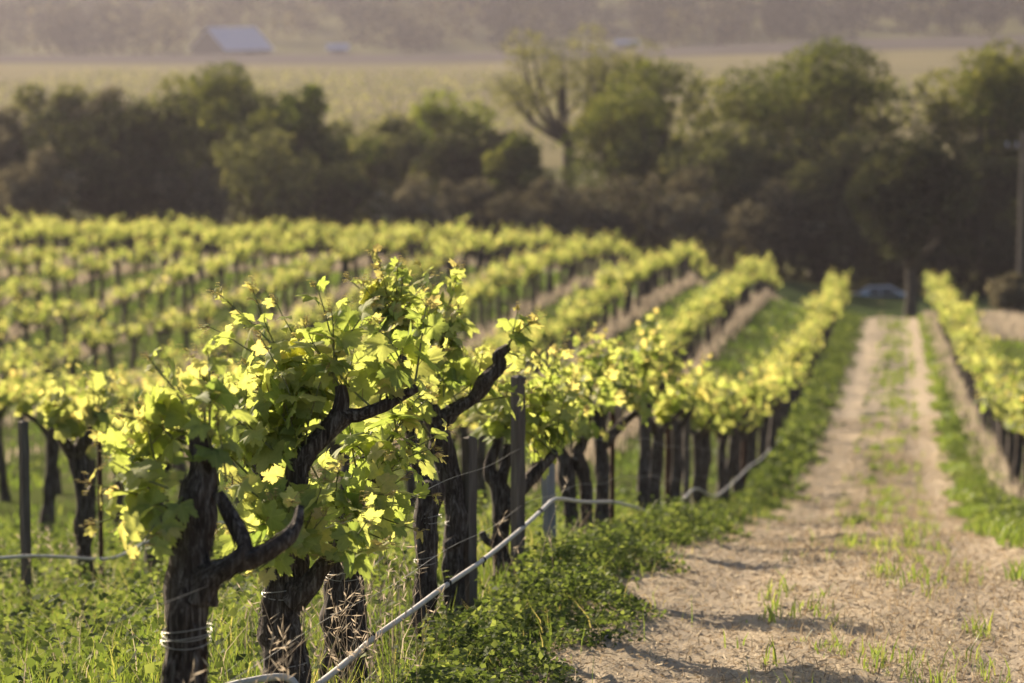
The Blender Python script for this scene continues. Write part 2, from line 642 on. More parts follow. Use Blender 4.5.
def make_vine(seed, lod, name='grapevine'):
    """a head-trained old vine with a stout trunk and a few gnarled arms (local origin at its foot)"""
    rng = np.random.default_rng(seed)
    root = empty(name)
    tb = MB()
    h = rng.uniform(.82, 1.06)
    lean = rng.normal(0, .05, 2)
    r0 = rng.uniform(.048, .072)
    trunk = [(0, 0, -.06), (lean[0] * .3, lean[1] * .3, h * .3), (lean[0] * .8 + rng.normal(0, .02), lean[1] * .8, h * .66), (lean[0], lean[1], h)]
    seg, step = ((12, .035), (9, .07), (6, .2))[lod]
    tube(tb, trunk, [r0 * 1.25, r0, r0 * .9, r0 * .95], seg, step, rough=(.3, .3, .18)[lod], seed=seed, ridges=.18 if lod < 2 else 0)
    top = np.array(trunk[-1])
    heads = [top]
    na = rng.integers(3, 5)
    a0 = rng.uniform(0, 6.28)
    for i in range(na):
        a = a0 + i * 6.283 / na + rng.normal(0, .3)
        L = rng.uniform(.12, .27)
        o = np.array([math.cos(a), math.sin(a), 0])
        p1 = top + o * L * .5 + np.array([0, 0, L * rng.uniform(.1, .4)])
        p2 = top + o * L + np.array([0, 0, L * rng.uniform(.5, 1.0)])
        tube(tb, [top - np.array([0, 0, .08]), p1, p2], [r0 * .7, r0 * .5, r0 * .42], max(5, seg - 3), step, rough=.3 if lod < 2 else .15, seed=seed + i)
        heads.append(p2)
    leaves, canes = [], []
    c = top + np.array([0, 0, .2])
    for k, hd in enumerate(heads):
        ns = rng.integers(3, 6)
        for _ in range(ns):
            out = hd - c
            out[2] = 0
            d = np.array([0, 0, rng.uniform(.35, 1.6)]) + out * rng.uniform(.2, 1.4) + rng.normal(0, .27, 3)
            shoot(rng, hd + rng.normal(0, .02, 3), d, rng.uniform(.2, .36) if rng.random() < .72 else rng.uniform(.36, .62), leaves, canes, (.085, .094, .108)[lod], lod, c,
                  density=(1, .95, .72)[lod])
    kids(root, tb.build('trunk', M['bark'], root))
    if lod < 2:
        kids(root, cane_mesh(canes, lod).build('shoot_sprays', M['shoot'], root))
    kids(root, leaf_mesh(leaves, lod).build('foliage', M['vine_leaf' if lod == 0 else 'vine_leaf_plain'], root))
    return root


ROW0, ROW_GAP, ROWR = -2.25, 3.4, 2.2


def drift(y):
    """the worn track swings a little to the right on its way down"""
    return .5 * sstep(20, 130, y)


TRACK_L, TRACK_R = -1.72, 1.75


# =================================================================== THE SETTING
def axis(parts):
    out = [np.array([parts[0][0]])]
    for a, b, st in parts:
        n = max(1, int(round((b - a) / st)))
        out.append(np.linspace(a, b, n + 1)[1:])
    return np.concatenate(out)


def sheet(xs, ys, lift=0.0, wob=0.0):
    X, Y = np.meshgrid(xs, ys, indexing='ij')
    Z = gh(X, Y) + lift
    if wob:
        Z = Z + RNG.normal(0, wob, Z.shape)
    V = np.stack([X, Y, Z], -1).reshape(-1, 3)
    n, m = X.shape
    i, j = np.meshgrid(np.arange(n - 1), np.arange(m - 1), indexing='ij')
    F = np.stack([i * m + j, (i + 1) * m + j, (i + 1) * m + j + 1, i * m + j + 1], -1).reshape(-1, 4)
    return MB().add(V, F)


def ground_material():
    m, nt, out = mat('vineyard_soil')
    geo = N(nt, 'ShaderNodeNewGeometry')
    pos = geo.outputs['Position']
    sep = N(nt, 'ShaderNodeSeparateXYZ')
    nt.links.new(pos, sep.inputs[0])
    n1 = noise_tex(nt, .5, 5, .6, pos)
    n2 = noise_tex(nt, 9, 6, .7, pos)
    green = ramp(nt, n2, [(.3, (.045, .055, .02)), (.55, (.085, .105, .032)), (.75, (.16, .15, .07))])
    soil = ramp(nt, n2, [(.3, (.11, .085, .065)), (.7, (.26, .205, .155))])
    c = mixc(nt, ramp(nt, n1, [(.52, (0, 0, 0)), (.74, (.8, .8, .8))]), green, soil)
    # valley floor: pale meadow grass
    far = N(nt, 'ShaderNodeMapRange')
    far.inputs['From Min'].default_value = 150
    far.inputs['From Max'].default_value = 165
    nt.links.new(sep.outputs['Y'], far.inputs['Value'])
    n3 = noise_tex(nt, .012, 5, .6, pos)
    mead = ramp(nt, n3, [(.3, (.075, .075, .035)), (.6, (.11, .105, .05)), (.8, (.15, .135, .07))])
    c = mixc(nt, far.outputs[0], c, mead)
    p = N(nt, 'ShaderNodeBsdfDiffuse')
    nt.links.new(c, p.inputs[0])
    b = N(nt, 'ShaderNodeBump', i_Strength=.9)
    b.inputs['Distance'].default_value = .05
    nt.links.new(noise_tex(nt, 22, 6, .7, pos), b.inputs['Height'])
    nt.links.new(b.outputs[0], p.inputs['Normal'])
    nt.links.new(p.outputs[0], out.inputs[0])
    return m


def track_material():
    m, nt, out = mat('straw_covered_track')
    geo = N(nt, 'ShaderNodeNewGeometry')
    pos = geo.outputs['Position']
    mp = N(nt, 'ShaderNodeMapping')
    mp.inputs['Scale'].default_value = (1, .45, 1)
    nt.links.new(pos, mp.inputs[0])
    n1 = noise_tex(nt, 30, 8, .75, mp.outputs[0])
    n2 = noise_tex(nt, 1.6, 5, .65, pos)
    c = ramp(nt, n1, [(.28, (.24, .19, .13)), (.5, (.42, .34, .24)), (.72, (.58, .485, .355))])
    c = mixc(nt, ramp(nt, n2, [(.35, (0, 0, 0)), (.7, (.6, .6, .6))]), c, (.21, .185, .16))
    sep = N(nt, 'ShaderNodeSeparateXYZ')
    nt.links.new(pos, sep.inputs[0])
    for xc in (-.95, .62):                               # compacted bare earth of the two wheel ruts
        d1 = N(nt, 'ShaderNodeMath', operation='SUBTRACT', i_1=xc)
        nt.links.new(sep.outputs['X'], d1.inputs[0])
        d2 = N(nt, 'ShaderNodeMath', operation='ABSOLUTE')
        nt.links.new(d1.outputs[0], d2.inputs[0])
        d3 = N(nt, 'ShaderNodeMath', operation='ADD')
        nt.links.new(d2.outputs[0], d3.inputs[0])
        nn = N(nt, 'ShaderNodeMath', operation='MULTIPLY', i_1=.5)
        nt.links.new(noise_tex(nt, 2.3, 5, .6, pos), nn.inputs[0])
        nt.links.new(nn.outputs[0], d3.inputs[1])
        c = mixc(nt, ramp(nt, d3.outputs[0], [(.3, (.65, .65, .65)), (.62, (0, 0, 0))]), c, (.31, .26, .205))
    p = N(nt, 'ShaderNodeBsdfDiffuse')
    nt.links.new(c, p.inputs[0])
    b = N(nt, 'ShaderNodeBump', i_Strength=.7)
    b.inputs['Distance'].default_value = .02
    nt.links.new(noise_tex(nt, 45, 8, .75, mp.outputs[0]), b.inputs['Height'])
    nt.links.new(b.outputs[0], p.inputs['Normal'])
    nt.links.new(p.outputs[0], out.inputs[0])
    return m


def field_material(name, a, b, c, stretch):
    m, nt, out = mat(name)
    geo = N(nt, 'ShaderNodeNewGeometry')
    mp = N(nt, 'ShaderNodeMapping')
    mp.inputs['Scale'].default_value = stretch
    nt.links.new(geo.outputs['Position'], mp.inputs[0])
    f = noise_tex(nt, 1.0, 6, .6, mp.outputs[0])
    p = N(nt, 'ShaderNodeBsdfDiffuse')
    nt.links.new(ramp(nt, f, [(.3, a), (.5, b), (.72, c)]), p.inputs[0])
    nt.links.new(p.outputs[0], out.inputs[0])
    return m


gx = axis([(-1500, -300, 60), (-300, -60, 12), (-60, -46, 2), (-46, -8, .5), (-8, 6, .14), (6, 14, .5), (14, 60, 3), (60, 300, 15), (300, 1500, 60)])
gy = axis([(-50, 5, 1.5), (5, 40, .16), (40, 190, .5), (190, 300, 5), (300, 1080, 20), (1080, 2900, 45)])
g = sheet(gx, gy, 0, .006).build('ground', ground_material())
tag(g, 'vineyard hillside and valley floor', kind='structure')
tx = axis([(TRACK_L, TRACK_R, .07)])
ty = axis([(2, 40, .08), (40, 158, .3)])
tk = sheet(tx, ty, .03, .011).build('dirt_track', track_material())
tag(tk, 'straw strewn dirt track running downhill between vine rows', kind='structure')
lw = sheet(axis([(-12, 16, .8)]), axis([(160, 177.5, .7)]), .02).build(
    'lawn', field_material('lawn_grass', (.028, .04, .018), (.042, .058, .024), (.06, .078, .03), (.7, .7, 1)))  # base green kept dark to carry the shade lying on the lawn
tag(lw, 'green lawn at the foot of the track with shade put into its dark colour', kind='structure')
fd = sheet(axis([(-420, 420, 20)]), axis([(430, 950, 20)]), .15).build(
    'valley_field', field_material('valley_field', (.10, .092, .05), (.145, .126, .066), (.18, .152, .082), (.004, .06, 1)))
tag(fd, 'pale green valley field beyond the trees', kind='structure')
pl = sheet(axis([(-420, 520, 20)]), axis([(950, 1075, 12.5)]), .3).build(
    'shade_tinted_field', field_material('shade_tinted_field', (.05, .044, .043), (.068, .06, .056), (.09, .08, .068), (.004, .05, 1)))  # grey colour stands in for the shade the hill casts on the meadow
tag(pl, 'far field below the wooded hill with the hill shade painted in grey', kind='structure')


# ------------------------------------------------------------------ trees of the creek line
def leaf_cloud(mb, rng, centers, radii, n, size, tint_base, flat=.75):
    """leaf sprays spread through the shells of many overlapping clumps"""
    centers = np.asarray(centers)
    radii = np.asarray(radii)
    w = radii ** 2
    ci = rng.choice(len(centers), n, p=w / w.sum())
    d = norm(rng.normal(0, 1, (n, 3)))
    rad = radii[ci] * rng.uniform(.45, 1.12, n) ** .6
    pos = centers[ci] + d * rad[:, None] * np.array([1, 1, flat])
    Y = norm(d * .7 + rng.normal(0, .7, (n, 3)))
    up = norm(np.array([0, 0, 1.0]) + d * .5 + rng.normal(0, .55, (n, 3)))
    X = norm(np.cross(Y, up))
    Z = np.cross(X, Y)
    ct = rng.normal(tint_base, .2, len(centers))
    tint = np.clip(ct[ci] + rng.normal(0, .14, n), 0, 1)
    instance(mb, OVAL[0], OVAL[1], pos, X, Y, Z, size * rng.uniform(.6, 1.4, n), tint=tint)


def make_tree(base, height, width, kind, seed, label, group, name='oak_tree', airy=.0, low=.12, tint=.45, leaf='oak', bark='oak_bark', cat='tree',
              trunk_r=None, lean=0.0):
    rng = np.random.default_rng(seed)
    root = tag(empty(name, base), label, cat, group)
    tb, cb = MB(), MB()
    r0 = trunk_r or height * .022 + .05
    fork = height * {'oak': .3, 'shrub': .12, 'bare': .5}[kind]
    tube(tb, [(0, 0, -.4), (lean * .4 + rng.normal(0, .1), 0, fork * .5), (lean, rng.normal(0, .2), fork)], [r0 * 1.3, r0, r0 * .85], 8, .5, .15, 1.5, seed)
    centers, radii = [], []
    nl = {'oak': 9, 'shrub': 8, 'bare': 9}[kind]
    width *= 1.14 if kind == 'oak' else 1.0
    rx = width / 2
    for i in range(nl):
        a = i * 2.4 + rng.uniform(-.4, .4)
        rr = rx * rng.uniform(.45, .8) * (1 if i % 3 else .3)
        z = height * (rng.uniform(.55, .86) if i % 3 else rng.uniform(.8, .93))
        if kind == 'bare':
            rr = rx * rng.uniform(.55, 1.05) * (1 if i % 3 else .45)
            z = height * rng.uniform(.68, .95)
        e = np.array([lean + math.cos(a) * rr, math.sin(a) * rr, z])
        s = np.array([lean, 0, fork * .95])
        mid = s * .5 + e * .5 + np.array([math.cos(a) * rr * .15, math.sin(a) * rr * .15, -height * .03]) + rng.normal(0, .25, 3)
        tube(tb, [s, mid, e], [r0 * .6, r0 * .36, r0 * .1], 6, .6, .12, 1.5, seed + i)
        subs = 3 if kind == 'bare' else 2
        for _ in range(subs):
            e2 = mid + (e - mid) * rng.uniform(.2, .9) + rng.normal(0, 1, 3) * width * np.array([.13, .13, .08])
            tube(tb, [mid, (mid + e2) / 2 + rng.normal(0, .2, 3), e2], [r0 * .28, r0 * .18, r0 * .06], 5, .6, .1, 1.5, seed + i)
            centers.append(e2)
            radii.append(width * rng.uniform(.07, .13))
        centers.append(e)
        radii.append(width * (rng.uniform(.11, .17) if kind != 'bare' else .12))
    if kind != 'bare':
        n_c = int((34 if kind == 'oak' else 24) * (1 - airy))
        for _ in range(n_c):
            d = norm(rng.normal(0, 1, 3))
            q = rng.uniform(.35, .9)
            zc = height * (low + (1 - low) * .5)
            hz = height * (1 - low) * .5
            centers.append(np.array([lean, 0, zc]) + d * np.array([rx * .85, rx * .85, hz * .88]) * q)
            radii.append(width * rng.uniform(.08, .17))
    n = int({'oak': 11500, 'shrub': 6000, 'bare': 5600}[kind] * (1 - .45 * airy) * (width / 9) ** .8)
    leaf_cloud(cb, rng, centers, radii, n, {'oak': .31, 'shrub': .26, 'bare': .2}[kind], tint)
    tb.build('trunk', M[bark], root)
    cb.build('crown', M[leaf], root)
    return root


def tree_at(px, top, wpx, Y, kind, seed, label, group, **kw):
    """foot on the ground at distance Y under column px, crown top on row top"""
    r = ray(px, 200)
    t = Y / r[1]
    x = r[0] * t
    z = float(gh(x, Y))
    d = np.array([x, Y, z]) @ Fv
    ztop = (Y / ray(px, top)[1] * ray(px, top))[2]
    return make_tree((x, Y, z), ztop - z, wpx * d / FPX, kind, seed, label, group, **kw)


TG, SG = 'trees along the creek below the vineyard', 'brushy shrubs below the creek trees'
tree_at(125, 104, 185, 184, 'oak', 11, 'broad dark round oak, the darkest mass left of the barn roof', TG, leaf='dark_oak', low=.02, tint=.35)
tree_at(4, 112, 110, 188, 'oak', 12, 'dull brown green oak cut by the left edge of the picture', TG, leaf='brush', low=.02, tint=.4)
tree_at(66, 68, 90, 214, 'oak', 13, 'pale thin crowned tree rising behind the broad dark oak', TG, leaf='olive', airy=.55, tint=.4, bark='pale_bark')
tree_at(106, 74, 66, 212, 'oak', 14, 'small rounded grey green crown above the broad dark oak', TG, leaf='brush', tint=.45)
tree_at(216, 58, 160, 200, 'oak', 15, 'tall green oak standing just below the blue barn roof', TG, leaf='oak', tint=.5)
tree_at(296, 82, 120, 194, 'oak', 16, 'deep green tree with a pale sprouting top, right of the tall green oak', TG, leaf='oak', low=.02, tint=.3)
tree_at(310, 74, 40, 197, 'oak', 26, 'slim fresh green sapling crown poking above the deep green tree', TG, leaf='fresh', airy=.4, tint=.6)
tree_at(388, 112, 120, 206, 'oak', 17, 'soft olive tree at the left end of the low middle thicket', TG, leaf='olive', low=.02, tint=.35)
tree_at(432, 92, 100, 222, 'oak', 18, 'yellowish feathery willow behind the low middle thicket', TG, leaf='fresh', airy=.4, tint=.55)
tree_at(478, 124, 110, 194, 'oak', 19, 'squat dark tree in front of the bare limbed tree, on its left', TG, leaf='dark_oak', low=.02, tint=.45)
tree_at(520, 134, 66, 190, 'oak', 20, 'small bright green tree at the foot of the bare limbed tree', TG, leaf='oak', low=.02, tint=.55)
tree_at(568, 10, 165, 222, 'bare', 21, 'nearly leafless tree with spreading forked limbs', TG, name='bare_tree', leaf='olive', bark='oak_bark', tint=.5, trunk_r=.5)
tree_at(656, 58, 178, 200, 'oak', 22, 'full rounded olive oak right of the bare limbed tree', TG, leaf='oak', low=.05, tint=.52)
tree_at(815, 36, 190, 206, 'oak', 23, 'tall open crowned oak with light gaps in its crown, left above the car', TG, leaf='oak', airy=.35, low=.2, tint=.5)
tree_at(735, 128, 150, 192, 'oak', 24, 'grey olive bushy tree between the two tall oaks', TG, leaf='olive', low=.02, tint=.25)
tree_at(845, 128, 150, 188, 'oak', 25, 'dusky spreading tree left of the dark trunk by the lawn', TG, leaf='dark_oak', low=.05, tint=.55)
tree_at(911, 140, 120, 163, 'oak', 27, 'dark trunked tree standing on the lawn at the end of the track', TG, leaf='dark_oak', low=.33, tint=.4, trunk_r=.3)
tree_at(992, 30, 150, 200, 'oak', 28, 'tall light olive oak at the right edge with an open crown', TG, leaf='oak', airy=.25, low=.2, tint=.6)
tree_at(985, 150, 150, 190, 'oak', 29, 'near black low tree beside the utility pole', TG, leaf='dark_oak', low=.0, tint=.2)
tree_at(1090, 60, 180, 196, 'oak', 30, 'oak standing past the right edge behind the utility pole', TG, leaf='oak', tint=.45)
tree_at(-75, 78, 160, 196, 'oak', 31, 'oak standing past the left edge beside the dull brown oak', TG, leaf='oak', tint=.4)
SHR = [(262, 132, 120, 187, 'olive', .35, 'olive shrub with light tips in front of the deep green tree'),
       (36, 150, 90, 178, 'brush', .45, 'brownish shrub below the dull brown oak'),
       (200, 170, 90, 180, 'brush', .35, 'dim shrub at the right foot of the broad dark oak'),
       (340, 160, 110, 182, 'dark_oak', .4, 'dark shrub below the soft olive tree'),
       (410, 178, 90, 180, 'brush', .65, 'pale brown shrub at the left of the brush line'),
       (470, 184, 100, 184, 'brush', .35, 'low brown shrub below the squat dark tree'),
       (545, 178, 100, 182, 'brush', .5, 'grey brown shrub below the bare limbed tree'),
       (620, 176, 110, 184, 'brush', .4, 'wide brown shrub below the full rounded oak'),
       (690, 170, 100, 182, 'brush', .6, 'grey shrub below the gap between rounded oak and bushy tree'),
       (765, 186, 110, 184, 'brush', .3, 'dark brown shrub above the far end of the second row'),
       (830, 200, 100, 184, 'dark_oak', .35, 'dark shrub behind the pale car'),
       (952, 200, 110, 186, 'dark_oak', .25, 'dark shrub right of the trunk on the lawn'),
       (1030, 210, 90, 182, 'dark_oak', .3, 'dark shrub behind the utility pole')]
for i, (px, top, wp, Y, lf, tn, lb) in enumerate(SHR):
    tree_at(px, top, wp, Y, 'shrub', 60 + i, lb, SG, name='shrub', leaf=lf, low=.0, tint=tn, cat='shrub')
tree_at(1012, 276, 52, 138, 'shrub', 90, 'grey brown bush at the base of the utility pole', SG, name='shrub', leaf='brush', low=.0, tint=.7, cat='shrub', airy=.8)


# dense undergrowth that closes the foot of the trees
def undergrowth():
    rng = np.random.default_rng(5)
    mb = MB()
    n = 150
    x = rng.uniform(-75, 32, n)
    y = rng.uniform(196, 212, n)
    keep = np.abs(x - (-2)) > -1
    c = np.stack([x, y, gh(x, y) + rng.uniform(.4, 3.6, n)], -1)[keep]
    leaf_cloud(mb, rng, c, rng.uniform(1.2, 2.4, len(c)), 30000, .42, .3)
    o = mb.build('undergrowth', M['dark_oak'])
    tag(o, 'dark tangled undergrowth beneath the creek trees', 'undergrowth', kind='stuff')


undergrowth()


# ------------------------------------------------------------------ far wooded hill (one mass) and field rows
def far_wood():
    rng = np.random.default_rng(9)
    mb = MB()
    cs, rs, tn = [], [], []
    for _ in range(620):
        y = 1062 + abs(rng.normal(0, 1)) * 180
        x = -y * .126 + rng.uniform(-270, 290)
        px, py, d = proj((x, y, gh(x, y)))
        hgt = rng.uniform(9, 19)
        if 185 < px < 355 and y < 1140 or 590 < px < 660 and y < 1100:
            continue
        z = float(gh(x, y))
        w = hgt * rng.uniform(.3, .5)
        tv = np.clip(rng.normal(.42, .22), 0, 1) * (1 if x < -60 else .5)
        for _ in range(6):
            cs.append((x + rng.normal(0, w * .5), y + rng.normal(0, w * .5), z + hgt * rng.uniform(.15, .95)))
            rs.append(w * rng.uniform(.4, .7))
            tn.append(tv)
    leaf_cloud(mb, rng, cs, rs, 80000, 1.8, np.array(tn), 1.0)
    o = mb.build('far_woods', M['wood_far'])
    tag(o, 'hazy woodland covering the far hillside', 'woods', kind='stuff')


far_wood()


def field_rows():
    rng = np.random.default_rng(10)
    pos = []
    for k in range(46):                                   # rows running away, right of the open oak
        x = -20 + k * 3.3
        n = 170
        y = rng.uniform(560, 800, n)
        pos.append(np.stack([x - (y - 560) * .0 + rng.normal(0, .3, n), y], -1))
    for k in range(30):                                   # rows running across, on the left
        y = 470 + k * 13
        n = 330
        x = rng.uniform(-230, -25, n)
        pos.append(np.stack([x, y + rng.normal(0, .35, n) + x * .03], -1))
    P = np.concatenate(pos)
    z = gh(P[:, 0], P[:, 1]) + rng.uniform(.2, 1.5, len(P))
    pos = np.column_stack([P, z])
    n = len(pos)
    Y = norm(rng.normal(0, 1, (n, 3)) + np.array([0, 0, .6]))
    X = norm(np.cross(Y, rng.normal(0, 1, (n, 3))))
    mb = MB()
    instance(mb, OVAL[0], OVAL[1], pos, X, Y, np.cross(X, Y), rng.uniform(.7, 1.4, n), tint=rng.uniform(.2, 1, n))
    tag(mb.build('valley_vines', M['olive']), 'faint vine rows lining the valley field', 'vines', kind='stuff')


field_rows()


# ------------------------------------------------------------------ barn and sheds across the valley
M['barn_roof'] = solid_mat('barn_roof', [(.3, (.20, .24, .36)), (.7, (.27, .31, .43))], .6, .45, stretch=(6, .3, 1), spec=.5)
M['barn_wood'] = solid_mat('barn_wood', [(.3, (.05, .042, .038)), (.7, (.10, .085, .075))], 1.5, .9)
M['dark_void'] = solid_mat('dark_void', [(.3, (.015, .014, .013)), (.7, (.03, .028, .026))], 2, .9)


def barn(px, Y, length, depth, wall_h, roof_h, rz, label, name='barn'):
    r = ray(px, 45)
    x = r[0] / r[1] * Y
    root = tag(empty(name, (x, Y, float(gh(x, Y)) + .1), rz), label, name)
    L, D = length / 2, depth / 2
    mb = MB()
    v = [(-L, -D, -.5), (L, -D, -.5), (L, D, -.5), (-L, D, -.5), (-L, -D, wall_h), (L, -D, wall_h), (L, D, wall_h), (-L, D, wall_h), (-L, 0, wall_h + roof_h), (L, 0, wall_h + roof_h)]
    mb.add(v, [(0, 1, 5, 4), (2, 3, 7, 6), (1, 2, 6, 9, 5), (3, 0, 4, 8, 7)])
    mb.build('wall', M['barn_wood'], root, smooth=False)
    for s in (-1, 1):
        o, t = 1.0, .18
        e = wall_h - roof_h * o / D
        a = [(-L - o, s * (D + o), e + .12), (L + o, s * (D + o), e + .12), (L + o, 0, wall_h + roof_h + .12), (-L - o, 0, wall_h + roof_h + .12)]
        b = [(p[0], p[1], p[2] + t) for p in a]
        MB().add(a + b, [(3, 2, 1, 0), (4, 5, 6, 7), (0, 1, 5, 4), (1, 2, 6, 5), (2, 3, 7, 6), (3, 0, 4, 7)]).build('roof', M['barn_roof'], root, smooth=False)
    m = MB()
    box(m, (0, -D - .06, wall_h * .42), (min(3.2, length * .3), .1, wall_h * .84))
    m.build('door', M['dark_void'], root, smooth=False)
    if length > 12:
        for k in (-1, 1):
            m = MB()
            box(m, (k * L * .62, -D - .05, wall_h * .55), (1.3, .08, 1.2))
            m.build('window', M['dark_void'], root, smooth=False)


barn(231, 1085, 22.0, 19, 2.2, 7.4, R(54), 'old barn with a big pale blue metal roof across the valley')
barn(338, 1085, 6.5, 4, 2.0, 1.3, R(6), 'small shed with a pale roof right of the old barn', 'shed')
barn(627, 1080, 7.0, 4, 1.8, 1.0, R(4), 'long low shed with a pale roof behind the bare limbed tree', 'shed')

# ------------------------------------------------------------------ car and utility pole
M['car_paint'] = solid_mat('car_paint', [(.3, (.42, .46, .55)), (.7, (.5, .53, .6))], 2, .3, spec=.6)
M['car_glass'] = solid_mat('car_glass', [(.3, (.03, .035, .04)), (.7, (.05, .055, .06))], 2, .08, spec=.8)


def car(px, Y):
    r = ray(px, 285)
    x = r[0] / r[1] * Y
    root = tag(empty('parked_car', (x, Y, float(gh(x, Y)) + .02), R(3)), 'pale blue grey car parked beyond the lawn behind the dark trunk', 'car')
    prof = [(-2.15, .35), (-2.2, .62), (-2.05, .86), (-1.25, .96), (-.55, 1.40), (.75, 1.43), (1.45, 1.05), (2.05, .95), (2.2, .7), (2.15, .35)]
    w = .86
    v, n = [], len(prof)
    for s in (-1, 1):
        for (a, b) in prof:
            ww = w if b < 1.0 else w * .82
            v.append((a, s * ww, b))
    f = [tuple(range(n))[::-1], tuple(range(n, 2 * n))] + [(i, (i + 1) % n, n + (i + 1) % n, n + i) for i in range(n)]
    MB().add(v, f).build('body', M['car_paint'], root, smooth=False)
    for s in (-1, 1):
        m = MB()
        yy = s * w * .93
        for q in ([(-1.12, 1.0), (-.52, 1.34), (.08, 1.36), (.08, 1.0)], [(.16, 1.0), (.16, 1.36), (.7, 1.37), (1.25, 1.03)]):
            vv = [(a, yy * (1 - .12 * (b - 1) / .4) + s * .012, b) for a, b in q]
            m.add(vv, [(0, 1, 2, 3)])
        m.build('window', M['car_glass'], root, smooth=False)
    for sx in (-1.35, 1.35):
        for s in (-1, 1):
            m = MB()
            tube(m, [(sx, s * .70, .32), (sx, s * .89, .32)], [.32, .32], 18, .2)
            wh = m.build('wheel', M['black_rubber'], root)
            m = MB()
            tube(m, [(sx, s * .885, .32), (sx, s * .905, .32)], [.19, .18], 14, .2)
            m.build('rim', M['wire'], wh)
    for s in (-1, 1):
        m = MB()
        box(m, (-2.19, s * .62, .7), (.06, .3, .14))
        m.build('headlight', M['wire'], root, smooth=False)


car(878, 182.5)


def utility_pole():
    Y = 146.0
    r = ray(1021, 250)
    x = r[0] / r[1] * Y
    root = tag(empty('utility_pole', (x, Y, float(gh(x, Y)))), 'grey wooden utility pole at the right edge of the picture', 'pole')
    m = MB()
    tube(m, [(0, 0, -.5), (0, 0, 5), (.03, 0, 9.4)], [.15, .135, .11], 10, .6, .05, 2)
    m.build('pole', M['stake_wood'], root)
    m = MB()
    box(m, (0, -.15, 8.7), (1.7, .1, .12))
    m.build('crossarm', M['stake_wood'], root, smooth=False)
    for dx in (-.75, -.3, .3, .75):
        m = MB()
        tube(m, [(dx, -.15, 8.76), (dx, -.15, 8.84), (dx, -.15, 8.94)], [.03, .055, .04], 8, .05)
        m.build('insulator', M['barn_roof'], root)


utility_pole()

# =================================================================== VINES
# the near vines of the track row, after the photograph: depth plane of each foot, then points on that plane
G0 = 'vines of the row along the left edge of the track'


class Near:
    def __init__(self, px, X=ROW0):
        self.Y = row_y(X, px)
        self.X = X
        self.foot = np.array([X, self.Y, float(gh(X, self.Y))])
        self.d = self.foot @ Fv

    def P(self, px, py, dd=0.0):
        return at_depth(px, py, self.d + dd)

    def loc(self, px, py, dd=0.0):
        return self.P(px, py, dd) - self.foot


def near_vine(px, label, seed, limbs, heads, size=.105, lod=0, ties=()):
    """limbs: lists of (px, py, width_px[, depth offset]); 'foot' starts at the ground. heads: (px, py, dd, shoots, length, up, (lx, ly))"""
    rng = np.random.default_rng(seed)
    nv = Near(px)
    root = tag(empty('grapevine', nv.foot), label, 'grapevine', G0)
    s = nv.d / FPX
    tb = MB()
    for i, limb in enumerate(limbs):
        pts, rad = [], []
        for q in limb:
            if q[0] == 'foot':
                fx, fy, _ = proj(nv.foot)
                pts.append(np.array([0, 0, -.08]))
                rad.append(q[1] * s / 2)
            else:
                pts.append(nv.loc(q[0], q[1], q[3] if len(q) > 3 else 0))
                rad.append(q[2] * s / 2)
        tp, tr, tt, ta, tbn = tube(tb, pts, rad, 22 if i == 0 else 14, .014, .32 if i == 0 else .46, 15, seed + i, ridges=.26)
        nfl = int(len(tp) * (3.2 if i == 0 else 1.4))          # loose strips of bark
        for _ in range(nfl):
            k = rng.integers(0, max(1, len(tp) - 9))
            a = rng.uniform(0, 6.283)
            m = min(len(tp) - 1, k + rng.integers(3, 10))
            ids = np.unique(np.linspace(k, m, 4).astype(int))
            wv = rng.uniform(.003, .008)
            L_, R_ = [], []
            for q, t in enumerate(ids):
                aa = a + q * rng.normal(0, .05)
                o = ta[t] * math.cos(aa) + tbn[t] * math.sin(aa)
                sd = np.cross(tt[t], o)
                lift = 1.03 + (.22 if q in (0, len(ids) - 1) and rng.random() < .5 else .05)
                c0 = tp[t] + o * tr[t] * lift
                ww = wv * (1 if 0 < q < len(ids) - 1 else .4)
                L_.append(c0 - sd * ww)
                R_.append(c0 + sd * ww)
            nn = len(ids)
            tb.add(np.array(L_ + R_), np.array([(q, q + 1, nn + q + 1, nn + q) for q in range(nn - 1)]))
    tb.build('trunk', M['bark'], root)
    for (tx_, ty_, tw) in ties:
        m = MB()
        c = nv.loc(tx_, ty_)
        rr = tw * s / 2
        for k in range(2):
            ring = [c + np.array([math.cos(a) * rr, math.sin(a) * rr, .012 * k + .014 * math.sin(a + k * 2)]) for a in np.linspace(0, 6.283, 15)]
            tube(m, ring, [.0016] * 15, 5, .05, cap=False)
        m.build('wire_tie', M['wire'], root)
    leaves, canes = [], []
    cen = np.mean([nv.loc(h[0], h[1], h[2]) for h in heads], 0)
    for (hx, hy, dd, ns, L, up, lean) in heads:
        hd = nv.loc(hx, hy, dd)
        for k in range(ns):
            d = Uv * up + Rv * lean[0] + Fv * lean[1] + rng.normal(0, .42, 3)
            if rng.random() < (.30 if px < 400 else .16):
                continue
            shoot(rng, hd + rng.normal(0, .022, 3), d, L * (1 if px < 480 else 1.22) * rng.uniform(.65, 1.15), leaves, canes, size * .87, lod, cen)
    cane_mesh(canes, lod).build('shoot_sprays', M['shoot'], root)
    leaf_mesh(leaves, lod).build('foliage', M['vine_leaf'], root)
    return nv


